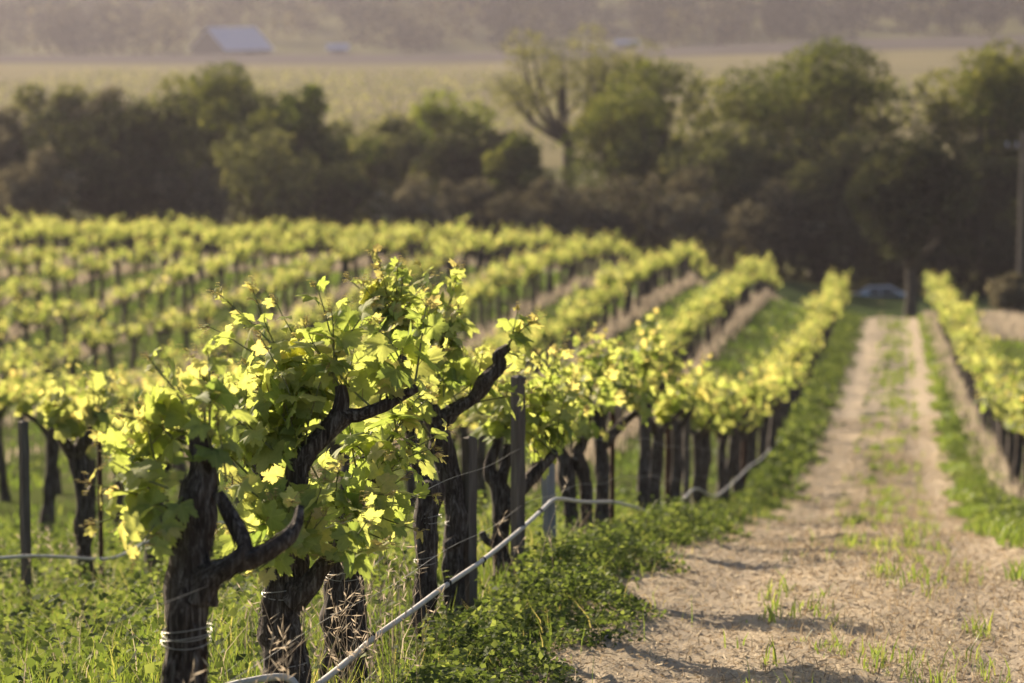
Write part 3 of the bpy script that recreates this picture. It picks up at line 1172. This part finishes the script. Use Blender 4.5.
# heads: (px, py, depth offset, shoots, length m, up, (right, away))
near_vine(182, 'nearest vine, thick forked trunk cut by the bottom edge at far left of the row', 101,
          [[('foot', 54), (183, 760, 48), (184, 690, 44), (187, 620, 40), (190, 560, 37), (195, 505, 30), (203, 468, 23), (198, 434, 20)],
           [(200, 600, 34, -.03), (212, 578, 26, -.05), (236, 561, 22, -.07), (244, 546, 19, -.06), (232, 518, 15, -.04), (217, 494, 10, -.02)],
           [(236, 560, 20, -.07), (262, 551, 18, -.07), (283, 539, 14, -.05), (296, 526, 11, -.02), (300, 506, 8, .02)],
           [(188, 540, 16, 0), (176, 518, 12, .03), (167, 508, 9, .05)]],
          [(198, 430, .04, 7, .28, 1.1, (-.15, .2)), (186, 440, .08, 4, .22, .35, (-.9, .1)), (167, 508, .05, 6, .25, .2, (-.8, 0)), (176, 500, -.05, 4, .26, -.25, (-.5, -.4)),
           (217, 492, 0, 5, .26, .9, (.1, .1)), (210, 450, .1, 4, .32, .9, (.3, .4)), (160, 470, .1, 4, .24, .6, (-.4, .3))],
          ties=[(187, 632, 50), (186, 640, 50)])
near_vine(285, 'stout vine with a long bare arm curving to the right over its neighbour', 102,
          [[('foot', 46), (287, 740, 40), (287, 683, 38), (282, 630, 44), (284, 590, 40), (287, 552, 40), (291, 525, 26), (296, 490, 22), (301, 462, 20), (326, 434, 18), (342, 414, 19)],
           [(338, 420, 15), (342, 402, 13), (340, 386, 10)],
           [(340, 416, 16), (362, 414, 11), (388, 402, 10), (417, 388, 8)],
           [(292, 600, 24, -.05), (308, 585, 19, -.08), (322, 567, 16, -.08), (336, 556, 12, -.06)]],
          [(340, 388, 0, 8, .36, 1.0, (0, 0)), (322, 432, .06, 4, .34, .9, (-.5, .2)), (296, 462, -.02, 8, .38, .8, (-.8, -.1)), (290, 520, -.14, 9, .34, .35, (-.45, -.5)),
           (336, 556, -.06, 4, .25, .6, (.3, -.3)), (417, 388, 0, 5, .34, 1.0, (-.1, 0)), (285, 545, -.16, 6, .30, .3, (.35, -.5)), (260, 470, .1, 8, .36, 1.0, (-.2, .1)),
           (375, 410, 0, 4, .28, .9, (0, .2)), (310, 430, .15, 7, .58, 2.0, (-.1, .2)), (300, 440, 0, 6, .42, 1.4, (-.3, 0)), (240, 440, .25, 6, .34, .8, (-.3, .3))], size=.112,
          ties=[(284, 592, 44), (287, 668, 42)])
near_vine(348, 'shaggy barked double stemmed vine behind the dry grass stalks', 103,
          [[('foot', 46), (347, 700, 42), (345, 650, 38), (343, 610, 36), (343, 575, 33), (343, 548, 30)],
           [(356, 660, 18, .06), (357, 610, 15, .07), (355, 560, 14, .06), (350, 520, 12, .05)],
           [(343, 552, 22), (332, 520, 15), (325, 490, 12)], [(346, 548, 22), (362, 510, 15), (378, 470, 11)]],
          [(343, 530, -.12, 7, .34, .2, (.1, -.6)), (325, 488, 0, 6, .34, .7, (-.2, -.2)), (378, 468, 0, 8, .38, .75, (.2, -.1)), (362, 505, -.08, 7, .32, .2, (.45, -.4)),
           (350, 480, .1, 5, .45, 1.0, (0, .1)), (395, 440, 0, 5, .3, .9, (.2, 0))], size=.112,
          ties=[(345, 574, 40)])
near_vine(424, 'slender vine with a pale lichen patch on its sawn off stub', 104,
          [[('foot', 24), (421, 640, 22), (424, 610, 24), (426, 570, 18), (427, 540, 22), (426, 520, 20), (430, 500, 22), (431, 482, 23)],
           [(430, 492, 14, .05), (420, 465, 12, .1), (410, 430, 10, .1), (402, 360, 9, .08), (397, 336, 12, .06)]],
          [(397, 336, .05, 7, .40, 1.1, (-.3, 0)), (400, 350, .0, 6, .32, .5, (-.2, -.3)), (405, 400, .05, 6, .3, .7, (-.4, -.2)), (415, 440, -.05, 5, .26, .1, (-.2, -.4)),
           (392, 338, 0, 5, .44, 2.2, (-.35, 0)), (398, 334, 0, 4, .30, 1.6, (-.3, 0))], size=.108,
          ties=[(426, 560, 24), (431, 519, 22)])
near_vine(456, 'vine with two raised bare arms in a wide V above a leaning trunk', 105,
          [[('foot', 22), (455, 597, 20), (454, 560, 20), (456, 530, 19), (453, 490, 18), (446, 460, 20), (437, 428, 22), (428, 408, 20)],
           [(438, 424, 18), (455, 410, 14), (473, 398, 13), (488, 379, 13), (500, 366, 13), (499, 356, 12), (509, 347, 7)],
           [(430, 414, 18), (424, 402, 16), (430, 385, 11), (436, 372, 9)],
           [(456, 540, 12, -.04), (446, 547, 10, -.06)]],
          [(424, 398, 0, 6, .34, .9, (-.3, 0)), (436, 370, 0, 7, .42, 1.4, (.1, 0)), (448, 400, 0, 4, .30, .8, (.1, -.2)), (505, 350, 0, 6, .26, .8, (.25, 0)),
           (424, 390, -.1, 6, .30, .5, (-.2, -.4)), (470, 395, .1, 5, .34, 1.0, (.2, .3)), (440, 352, 0, 7, .42, 2.2, (.1, 0))], size=.108, ties=[(455, 522, 20)])
near_vine(503, 'vine leaning right with a stubby candelabra of short arms between two stakes', 106,
          [[('foot', 18), (503, 570, 16), (500, 545, 15), (501, 515, 18), (500, 490, 16), (490, 472, 12), (491, 458, 9), (498, 440, 8)],
           [(502, 512, 14), (515, 497, 12), (537, 471, 11), (556, 452, 8)],
           [(500, 545, 10), (487, 540, 9), (482, 532, 7)], [(500, 488, 11), (505, 465, 9), (508, 445, 8)]],
          [(498, 440, 0, 6, .36, .9, (-.1, 0)), (508, 445, 0, 5, .36, .9, (.1, .1)), (556, 450, 0, 7, .4, .9, (.1, 0)), (535, 465, .1, 4, .36, .9, (0, .3)), (520, 430, .1, 5, .36, 1.0, (0, .2)),
           (540, 420, .1, 5, .36, .8, (.2, 0))], size=.108)
near_vine(577, 'vine with twin upright stems close together right of the leaning stake', 107,
          [[('foot', 17), (574, 545, 14), (571, 510, 13), (567, 480, 15), (566, 458, 17)], [(588, 566, 12, .1), (587, 520, 11, .1), (584, 480, 11, .06), (578, 455, 12)],
           [(566, 465, 12), (556, 440, 10), (550, 420, 8)], [(576, 460, 11), (586, 432, 9), (590, 410, 8)]],
          [(550, 418, 0, 7, .38, .9, (-.15, 0)), (590, 408, 0, 7, .4, .9, (.1, 0)), (570, 440, -.08, 6, .36, .6, (0, -.3)), (570, 440, .1, 5, .4, 1.0, (0, .3))])
near_vine(602, 'vine forking into a Y beside a thin rusty stake', 108,
          [[('foot', 14), (602, 500, 12), (602, 460, 12), (600, 425, 11), (606, 402, 9), (616, 386, 8)], [(604, 446, 9), (616, 430, 8), (638, 411, 6)], [(601, 430, 9), (592, 408, 7), (586, 398, 6)]],
          [(616, 385, 0, 8, .4, .9, (0, 0)), (638, 410, 0, 7, .36, .8, (.1, 0)), (586, 397, 0, 6, .36, .9, (-.1, 0)), (605, 390, .1, 6, .4, 1, (0, .3)), (604, 410, -.1, 5, .36, .5, (0, -.4))])

# further vines: a few built once per distance class, then copied
PR1 = [make_vine(200 + i, 1) for i in range(6)]
PR2 = [make_vine(300 + i, 2) for i in range(9)]
used = set()
SPOTS = []                                   # (depth, X, Y, label, group)
ORD = ['along the left edge of the track', 'second', 'third', 'fourth', 'fifth', 'sixth', 'seventh', 'eighth', 'ninth', 'tenth', 'eleventh', 'twelfth']
rngv = random.Random(3)
ROWS = []
for r_ in range(12):
    X = ROW0 - ROW_GAP * r_
    lo = row_y(X, -45)
    step = 1.5 if r_ == 0 else 1.65 if r_ < 3 else 1.95
    y = row_y(X, 640) if r_ == 0 else lo + rngv.uniform(0, 1)
    if r_ == 1:
        y = row_y(X, 95) - step * 2
    ROWS.append((X, lo))
    if r_ == 0:
        lab, grp = 'small blurred vine farther down the row along the left edge of the track', G0
    else:
        lab = 'blurred leafy vine in the %s row left of the track' % ORD[r_]
        grp = 'vines of the %s row left of the track' % ORD[r_]
    while y < 151 - r_ * .6:
        if r_ == 1 and -25 < proj((X, y, gh(X, y)))[0] < 72:
            y += step
            continue
        SPOTS.append([X + rngv.gauss(0, .06), y + rngv.gauss(0, .12), lab, grp, r_])
        y += step * (rngv.uniform(.9, 1.12) if rngv.random() > .06 else 1.7)
y = row_y(ROWR, 1075)
while y < 148:
    SPOTS.append([ROWR + rngv.gauss(0, .06), y + rngv.gauss(0, .1), 'blurred leafy vine in the row along the right edge of the track', 'vines of the row along the right edge of the track', 20])
    y += 1.6
for sp in SPOTS:
    sp.append(float(proj((sp[0], sp[1], gh(sp[0], sp[1])))[2]))
SPOTS.sort(key=lambda s: s[5])
N_SINGLE = 290
for i, (x, y, lab, grp, r_, d) in enumerate(SPOTS[:N_SINGLE]):
    pool = PR1 if d < 46 else PR2
    k = rngv.randrange(len(pool))
    if (d < 46, k) in used:
        o = copy_tree(pool[k])
    else:
        o = pool[k]
        used.add((d < 46, k))
    s = rngv.uniform(.92, 1.16) * (1.14 if d < 46 else 1.05 if d < 70 else 1.14 if d < 95 else 1.24)
    o.location = (x, y, float(gh(x, y)) - .02)
    o.rotation_euler = (rngv.gauss(0, .03), rngv.gauss(0, .03), rngv.uniform(0, 6.28))
    o.scale = (s, s, s * rngv.uniform(.93, 1.06))
    if r_ == 1 and abs(proj((x, y, gh(x, y)))[0] - 95) < 14:
        lab = 'dark trunked vine beside the rusty rod, just right of the dark square post'
    tag(o, lab, 'grapevine', grp)
for flag, pool in ((True, PR1), (False, PR2)):
    for k, o in enumerate(pool):
        if (flag, k) not in used:
            for c in KIDS.get(o.name, []):
                bpy.data.objects.remove(c)
            bpy.data.objects.remove(o)


# everything past the nearest 300 as one mass
def far_vines(spots):
    srcs = []
    for o in PR2:
        tr, fo = KIDS[o.name]
        srcs.append((tr.data, fo.data))

    def arrays(me):
        v = np.zeros(len(me.vertices) * 3)
        me.vertices.foreach_get('co', v)
        fs = {}
        for p in me.polygons:
            fs.setdefault(len(p.vertices), []).append(tuple(p.vertices))
        t = None
        if 'tint' in me.attributes:
            t = np.zeros(len(me.vertices))
            me.attributes['tint'].data.foreach_get('value', t)
        return v.reshape(-1, 3), {k: np.array(q) for k, q in fs.items()}, t
    A = [(arrays(a), arrays(b)) for a, b in srcs]
    mt, mf = MB(), MB()
    for (x, y, lab, grp, r_, d) in spots:
        (tv, tf, _), (fv, ff, ft) = A[rngv.randrange(len(A))]
        a = rngv.uniform(0, 6.28)
        s = rngv.uniform(1.05, 1.4)
        rot = np.array([[math.cos(a), math.sin(a), 0], [-math.sin(a), math.cos(a), 0], [0, 0, 1]]) * s
        off = np.array([x, y, float(gh(x, y)) - .02])
        n0 = mt.n
        mt.v.append(tv @ rot + off)
        for q in tf.values():
            mt.f.append(q + n0)
        mt.n += len(tv)
        n0 = mf.n
        mf.v.append(fv @ rot + off)
        for q in ff.values():
            mf.f.append(q + n0)
        mf.at.setdefault('tint', []).append(ft)
        mf.n += len(fv)
    root = tag(empty('distant_vines', (0, 0, 0)), 'mass of small distant vines near the crest of the slope', 'vines', kind='stuff')
    tag(mt.build('trunks', M['bark'], root), kind='stuff')
    tag(mf.build('foliage', M['vine_leaf_plain'], root), kind='stuff')


far_vines(SPOTS[N_SINGLE:])

# ------------------------------------------------------------------ stakes, hoses, wires
SGRP = 'stakes in the vine rows'


def stake(px, top, bottom, wpx, label, m, X=ROW0, dx=0.0, lean=0.0, metal=False, Y=None):
    Y = Y or row_y(X + dx, px)
    z = float(gh(X + dx, Y))
    foot = np.array([X + dx, Y, z])
    d = foot @ Fv
    fx, fy, _ = proj(foot)
    h = (fy - top) * d / FPX
    w = wpx * d / FPX
    mb = MB()
    tilt = np.array([[1, 0, lean], [0, 1, 0], [-lean, 0, 1]])
    if metal:
        tube(mb, [(0, 0, -.15), (lean * h, 0, h)], [w / 2, w / 2], 8, .1, .06, 20)
    else:
        n = 14
        P = [(lean * h * t + random.gauss(0, .0015), random.gauss(0, .0015), -.15 + (h + .15) * t) for t in np.linspace(0, 1, n)]
        tube(mb, P, [w * .56] * n, 4 if wpx > 8 else 8, .08, .05, 14, px)
    o = mb.build('stake', M[m], None, foot, smooth=metal)
    return tag(o, label, 'stake', SGRP)


stake(470, 436, 610, 13, 'square weathered stake beside the V armed vine', 'stake_wood', dx=.06)
stake(518, 375, 600, 13, 'tallest square stake, its bare top standing clear of the leaves', 'stake_wood', dx=.1)
stake(551, 455, 572, 12, 'grey square stake leaning left of the twin stemmed vine', 'stake_grey', dx=.04, lean=-.03)
stake(612, 400, 556, 5, 'thin rusty rod beside the Y shaped vine', 'rust', dx=.05, metal=True)
stake(660, 453, 523, 9, 'pale grey stake leaning to the left behind the hose', 'stake_grey', dx=-.2, lean=-.12)
stake(667, 410, 533, 5, 'thin dark rod right of the pale leaning stake', 'rust', dx=.08, metal=True)
stake(206, 470, 800, 7, 'rusty rod tied against the nearest vine trunk', 'rust', dx=.03, metal=True)
stake(27, 420, 600, 10, 'square dark post at the left edge in the second row', 'stake_wood', X=ROW0 - ROW_GAP)
stake(102, 430, 590, 5, 'rusty rod beside the snaking vine trunk in the second row', 'rust', X=ROW0 - ROW_GAP, metal=True)
stake(686, 400, 520, 7, 'upright dark post amid leaves above the hose dip', 'stake_wood', dx=.0)
stake(743, 440, 500, 5, 'slim dark stake just before the row is lost in blur', 'rust', dx=.08, metal=True)
stake(957, 281, 300, 4, 'pale end stake of the row right of the track', 'pale_bark', X=ROWR, Y=138)


def plane_pt(px, py, X):
    r = ray(px, py)
    return r * (X / r[0])


def hose(pts, X, rad, label, group='irrigation hoses'):
    P = [plane_pt(a, b, X) for a, b in pts]
    mb = MB()
    tube(mb, P, [rad] * len(P), 8, .06, .03, 6, 1)
    return tag(mb.build('irrigation_hose', M['hose']), label, 'hose', group)


hp = [(296, 700), (320, 683), (350, 659), (376, 636), (410, 612), (445, 586), (483, 560), (520, 530), (542, 510), (553, 500), (562, 499), (585, 502), (612, 502), (630, 506), (650, 512),
      (668, 514), (678, 506), (690, 492), (698, 489), (712, 496), (722, 492), (738, 478), (750, 466), (762, 458), (772, 447), (784, 436)]
hose(hp, ROW0 + .13, .0125, 'pale irrigation hose strung along the trunks of the track row')
m_ = MB()
hl = Near(285)
P_ = [hl.P(*q, dd=-.25) for q in ((196, 700), (225, 687), (250, 681), (275, 677), (292, 680), (305, 700))]
tube(m_, P_, [.014] * 6, 8, .05)
tag(m_.build('irrigation_hose', M['hose']), 'short loop of hose at the bottom edge by the stout vine', 'hose', 'irrigation hoses')
hose([(-60, 560), (0, 558), (30, 556), (62, 557), (105, 559), (126, 553), (146, 542), (175, 530), (240, 520)], ROW0 - ROW_GAP + .12, .011, 'pale hose crossing the second row at the left edge')
main_hose = bpy.data.objects['irrigation_hose']
for k, (px, py) in enumerate([(374, 638), (448, 583.5), (483, 560.5), (540, 511.5), (612, 502.5), (669, 513.5)]):
    c = plane_pt(px, py, ROW0 + .13)
    m = MB()
    tube(m, [c + np.array([0, -.016, .004]), c + np.array([0, .016, .0])], [.018, .018], 10, .05)
    tube(m, [c, c + np.array([.004, 0, -.035])], [.007, .004], 7, .05)
    m.build('dripper', M['black_rubber'], main_hose)


def wire(X, h, y0, y1, label):
    ys = np.arange(y0, y1, 1.6)
    P = [(X + random.gauss(0, .01), y, float(gh(X, y)) + h - (.03 if i % 2 else 0)) for i, y in enumerate(ys)]
    mb = MB()
    tube(mb, P, [.0011] * len(P), 5, .4, cap=False)
    tag(mb.build('trellis_wire', M['wire']), label, 'wire', 'trellis wires of the track row')


wire(ROW0 + .1, .86, 8, 40, 'upper thin wire strung between the stakes of the track row')
wire(ROW0 + .11, .52, 8, 40, 'lower thin wire strung between the stakes of the track row')


# =================================================================== GROUND COVER (stuff)
def blades(mb, x, y, h, w, tint, rng, bend=.35, z0=0.0, droop=0.0):
    """bent grass blades: two quads and a tip each"""
    n = len(x)
    base = np.stack([x, y, gh(x, y) + z0], -1)
    a = rng.uniform(0, 2 * math.pi, n)
    side = np.stack([np.cos(a), np.sin(a), np.zeros(n)], -1)
    b = rng.uniform(0, 2 * math.pi, n)
    ln = np.stack([np.cos(b), np.sin(b), np.zeros(n)], -1) * (bend * rng.uniform(.2, 1.3, n) * h)[:, None]
    up = np.array([0, 0, 1.0])
    p1 = base + ln * .25 + up * (h * .5)[:, None]
    p2 = base + ln + up * (h * rng.uniform(.82, 1.0, n))[:, None]
    s0, s1 = side * (w * .5)[:, None], side * (w * .42)[:, None]
    V = np.stack([base - s0, base + s0, p1 + s1, p1 - s1, p2], 1).reshape(-1, 3)
    k = np.arange(n)[:, None] * 5
    t = np.repeat(tint, 5)
    mb.add(V, k + np.array([[0, 1, 2, 3]]), tint=t)
    mb.f.append(k + np.array([[3, 2, 4]]) + mb.n - len(V))


def patchy(x, y, sc, seed):
    return np.array([mnoise.noise(Vector((a * sc + seed, b * sc, seed))) for a, b in zip(x, y)])


def leafy(mb, x, y, z, size, tint, rng):
    n = len(x)
    pos = np.stack([x, y, z], -1)
    Y = norm(rng.normal(0, 1, (n, 3)) * np.array([1, 1, .5]) + np.array([0, 0, .15]))
    up = norm(np.array([0, 0, 1.0]) + rng.normal(0, .5, (n, 3)))
    X = norm(np.cross(Y, up))
    instance(mb, OVAL[0], OVAL[1], pos, X, Y, np.cross(X, Y), size, tint=tint)


def weeds():
    rng = np.random.default_rng(21)
    mb = MB()

    def strip(y0, y1, x0, x1, dens, size, hmax, stems):
        n = int((y1 - y0) * (x1 - x0) * dens)
        y = rng.uniform(y0, y1, n)
        u = rng.beta(2.0, 1.9, n)
        edge = .16 * np.sin(y * 1.7) + .10 * np.sin(y * 4.3 + 1) + .09 * np.sin(y * .61 + x1)
        x0 = x0 + (.2 * np.sin(y * .8 + 2) + .13 * np.sin(y * 2.9) if x0 > 0 else 0)
        x = x0 + (x1 - x0 + edge) * u + drift(y) * (1 if x1 > 0 else u * .7)
        x = np.where(x > 2.6, 2.5, x)
        p = patchy(x, y, 1.5, 3.1)
        q = patchy(x, y, 5.0, 8.1)
        h = hmax * np.clip(.62 + .8 * p + .5 * q, .12, 1.3) * np.clip(1.15 - np.abs(u - .5) * 1.7, .25, 1)
        z = gh(x, y) + h * rng.uniform(.1, 1, n) ** .55
        leafy(mb, x, y, z, size * rng.uniform(.6, 1.4, n), np.clip(.45 + .5 * q + rng.normal(0, .2, n), 0, 1), rng)
    strip(10.5, 26, -2.3, -1.38, 2300, .032, .30, True)
    strip(10.5, 26, -2.75, -2.2, 900, .032, .14, True)
    strip(26, 48, -2.5, -1.38, 1000, .048, .22, False)
    strip(48, 148, -2.6, -1.4, 220, .10, .32, False)
    strip(14, 60, 1.12, 1.95, 560, .055, .26, False)
    strip(60, 140, 1.05, 1.75, 180, .10, .26, False)
    n = 900                                              # low leafy plants in the near alley
    cx, cy_ = rng.uniform(-8.2, -2.5, n), rng.uniform(9, 34, n)
    k = rng.integers(0, n, 46000)
    r = rng.uniform(.05, .34, n)[k]
    x, y = cx[k] + rng.normal(0, 1, len(k)) * r, cy_[k] + rng.normal(0, 1, len(k)) * r
    z = gh(x, y) + rng.uniform(.02, 1.0, len(k)) * (r * 1.1 + .05)
    leafy(mb, x, y, z, rng.uniform(.025, .06, len(k)), rng.uniform(.05, .9, len(k)), rng)
    tag(mb.build('weeds', M['weed']), 'leafy green weeds lining both edges of the track', 'weeds', kind='stuff')


weeds()


def grass():
    rng = np.random.default_rng(22)
    mb = MB()
    n = 70000                                            # near alley, left of the track row
    y = 8 + 27 * rng.random(n) ** 1.2
    x = rng.uniform(-9.5, -2.0, n)
    p = patchy(x, y, .8, 5.5)
    ok = rng.random(n) < np.clip(.7 + p * 1.3, .15, 1)
    x, y, p = x[ok], y[ok], p[ok]
    h = np.clip(.15 + .16 * p + rng.normal(0, .06, len(x)), .04, .5)
    blades(mb, x, y, h, rng.uniform(.004, .009, len(x)), np.clip(.5 + .3 * p + rng.normal(0, .17, len(x)), 0, .97), rng, .5)
    n = 60000                                            # middle alleys
    y = rng.uniform(30, 150, n)
    x = rng.uniform(-42, -2.6, n)
    ph = ((x - ROW0) / ROW_GAP) % 1.0
    ok = (np.abs(ph - .5) < .34) & (x > -y * .33 - 6)
    x, y = x[ok], y[ok]
    p = patchy(x, y, .5, 2.2)
    h = np.clip(.12 + .12 * p + rng.normal(0, .03, len(x)), .04, .3)
    blades(mb, x, y, h, .012 + y * .0005, np.clip(.28 + .35 * p + rng.normal(0, .17, len(x)), 0, .9), rng, .7)
    n = 26000                                            # right verge and beyond
    y = 12 + 128 * rng.random(n)
    x = rng.uniform(1.3, 9, n)
    x = np.where(rng.random(n) < .6, 1.1 + .14 * np.sin(y * .9) + .1 * np.sin(y * 2.7 + 1) + np.abs(rng.normal(0, .45, n)) - .08 + drift(y), x)
    p = patchy(x, y, .6, 7.7)
    blades(mb, x, y, np.clip(.18 + .12 * p, .05, .4), .008 + y * .0004, np.clip(.45 + .3 * p + rng.normal(0, .15, n), 0, 1), rng, .5)
    n = 3600                                             # grass among the verge weeds
    y = 10.5 + 34 * rng.random(n) ** 1.2
    x = -1.95 + rng.normal(0, .28, n)
    blades(mb, x, y, rng.uniform(.08, .26, n), rng.uniform(.003, .007, n), np.where(rng.random(n) < .2, .98, rng.uniform(.2, .8, n)), rng, .5)
    n = 7500                                             # sown green lines along the middle of the track
    line = rng.choice([-.62, -.3, -.02, .22, .5], n, p=[.10, .28, .28, .2, .14])
    y = 9.5 + 125 * rng.random(n) ** 1.15
    x = line + rng.normal(0, .06, n) + drift(y) * .7
    p = patchy(x * 2, y, 1.1, 1.7)
    ok = rng.random(n) < np.clip(.05 + 1.9 * p, 0, 1)
    x, y = x[ok], y[ok]
    for _ in range(6):
        xx, yy = x + rng.normal(0, .03, len(x)), y + rng.normal(0, .05, len(x))
        blades(mb, xx, yy, rng.uniform(.03, .14, len(x)) * rng.choice([.5, 1, 1.4], len(x)), .005 + yy * .00035, rng.uniform(.35, .85, len(x)), rng, .45, .02)
    tag(mb.build('grass', M['grass']), 'green grass in the alleys and along the middle of the track', 'grass', kind='stuff')


grass()


def dry_grass():
    rng = np.random.default_rng(23)
    mb = MB()
    for r_ in range(1, 12):
        X = ROW0 - ROW_GAP * r_
        lo = max(ROWS[r_][1], 46)
        n = int((150 - lo) * (40 if r_ < 3 else 26))
        y = rng.uniform(lo, 150, n)
        x = X + .1 + rng.normal(0, .17, n)
        p = patchy(x, y, .35, 4.0 + r_)
        ok = rng.random(n) < np.clip(.55 + 1.2 * p, .1, 1)
        x, y, p = x[ok], y[ok], p[ok]
        blades(mb, x, y, np.clip(.42 + .3 * p + rng.normal(0, .08, len(x)), .1, .8), .010 + y * .00035, np.clip(.5 + rng.normal(0, .22, len(x)), 0, 1), rng, .45)
    n = 3200
    y = rng.uniform(45, 148, n)
    x = ROWR - .25 + rng.normal(0, .16, n)
    blades(mb, x, y, rng.uniform(.15, .5, n), .01 + y * .0003, rng.uniform(.2, 1, n), rng, .5)
    n = 5000
    y = rng.uniform(115, 150, n)
    x = rng.uniform(3.5, 8, n)
    blades(mb, x, y, rng.uniform(.2, .6, n), .03 + y * .0002, rng.uniform(.3, 1, n), rng, .5)
    n = 1500                                             # straggling dry blades near the trunks
    y = rng.uniform(8.5, 24, n)
    x = rng.uniform(-6.5, -2.0, n)
    blades(mb, x, y, rng.uniform(.1, .42, n), rng.uniform(.003, .006, n), rng.uniform(.3, 1, n), rng, .6)
    # seed-headed stalks by the double stemmed vine and elsewhere along the row
    st = []
    for (px, c, sp) in ((348, 46, .22), (300, 10, .3), (420, 10, .25), (200, 16, .3), (500, 6, .3), (60, 20, .8)):
        X = ROW0 + .1 if px != 60 else ROW0 - ROW_GAP
        Y = row_y(X, px)
        st += [(X + rng.normal(0, .13), Y + rng.normal(0, sp)) for _ in range(c)]
    for (x, y) in st:
        h = rng.uniform(.35, .72)
        lean = rng.normal(0, .13, 2)
        z = float(gh(x, y))
        P = [np.array([x + lean[0] * t * t, y + lean[1] * t * t, z + h * t]) for t in (0, .4, .75, 1)]
        tube(mb, P, [.0016, .0013, .001, .0008], 4, .1, cap=False, tint=rng.uniform(.6, 1))
        for k in range(rng.integers(5, 11)):
            q = P[2] + (P[3] - P[2]) * rng.random()
            e = q + norm(rng.normal(0, 1, 3) + np.array([0, 0, .8])) * rng.uniform(.02, .06)
            s = norm(np.cross(e - q, rng.normal(0, 1, 3))) * .0035
            mb.add(np.array([q, (q + e) / 2 + s, e, (q + e) / 2 - s]), np.array([(0, 1, 2, 3)]), tint=rng.uniform(.5, 1))
    tag(mb.build('dry_grass', M['dry']), 'tall dry straw coloured grass under the vine rows', 'dry grass', kind='stuff')


dry_grass()


def straw():
    rng = np.random.default_rng(24)
    n = 90000
    y = 11 + 60 * rng.random(n) ** 1.9
    x = rng.uniform(TRACK_L - .1, TRACK_R + .12, n)
    a = rng.uniform(0, 2 * math.pi, n)
    L = rng.uniform(.008, .045, n) * (1 + y * .012)
    w = rng.uniform(.002, .006, n) * (1 + y * .02)
    d = np.stack([np.cos(a), np.sin(a), rng.normal(.05, .22, n)], -1) * L[:, None]
    s = np.stack([-np.sin(a), np.cos(a), rng.normal(0, .5, n)], -1) * w[:, None]
    c = np.stack([x, y, gh(x, y) + .042 + np.abs(d[:, 2]) * .4 + rng.random(n) * .012], -1)
    V = np.stack([c - d / 2 - s / 2, c + d / 2 - s / 2, c + d / 2 + s / 2, c - d / 2 + s / 2], 1).reshape(-1, 3)
    F = np.arange(n)[:, None] * 4 + np.array([[0, 1, 2, 3]])
    mb = MB()
    mb.add(V, F, tint=np.repeat(rng.uniform(0, 1, n), 4))
    n = 9000                                             # short dry stubble standing in the middle and right rut
    y = 10 + 50 * rng.random(n) ** 1.6
    x = np.where(rng.random(n) < .7, rng.normal(.1, .38, n), rng.uniform(TRACK_L, TRACK_R, n))
    x = np.clip(x, TRACK_L, TRACK_R)
    blades(mb, x, y, rng.uniform(.02, .10, n), .004 + y * .0002, rng.uniform(.3, 1, n), rng, .8, .03)
    tag(mb.build('straw', M['straw']), 'chopped straw scattered over the dirt track', 'straw', kind='stuff')


straw()


# ------------------------------------------------------------------ evening haze (closed box, even density)
def haze():
    m, nt, out = mat('haze')
    v = N(nt, 'ShaderNodeVolumePrincipled')
    v.inputs['Color'].default_value = (.86, .80, .92, 1)
    v.inputs['Density'].default_value = .0001
    v.inputs['Anisotropy'].default_value = .4
    nt.links.new(v.outputs[0], out.inputs['Volume'])
    mb = MB()
    box(mb, (0, 1420, 52), (3060, 2990, 172))
    o = mb.build('haze', m, smooth=False)
    tag(o, 'thin warm evening haze filling the valley', 'haze', kind='stuff')


haze()
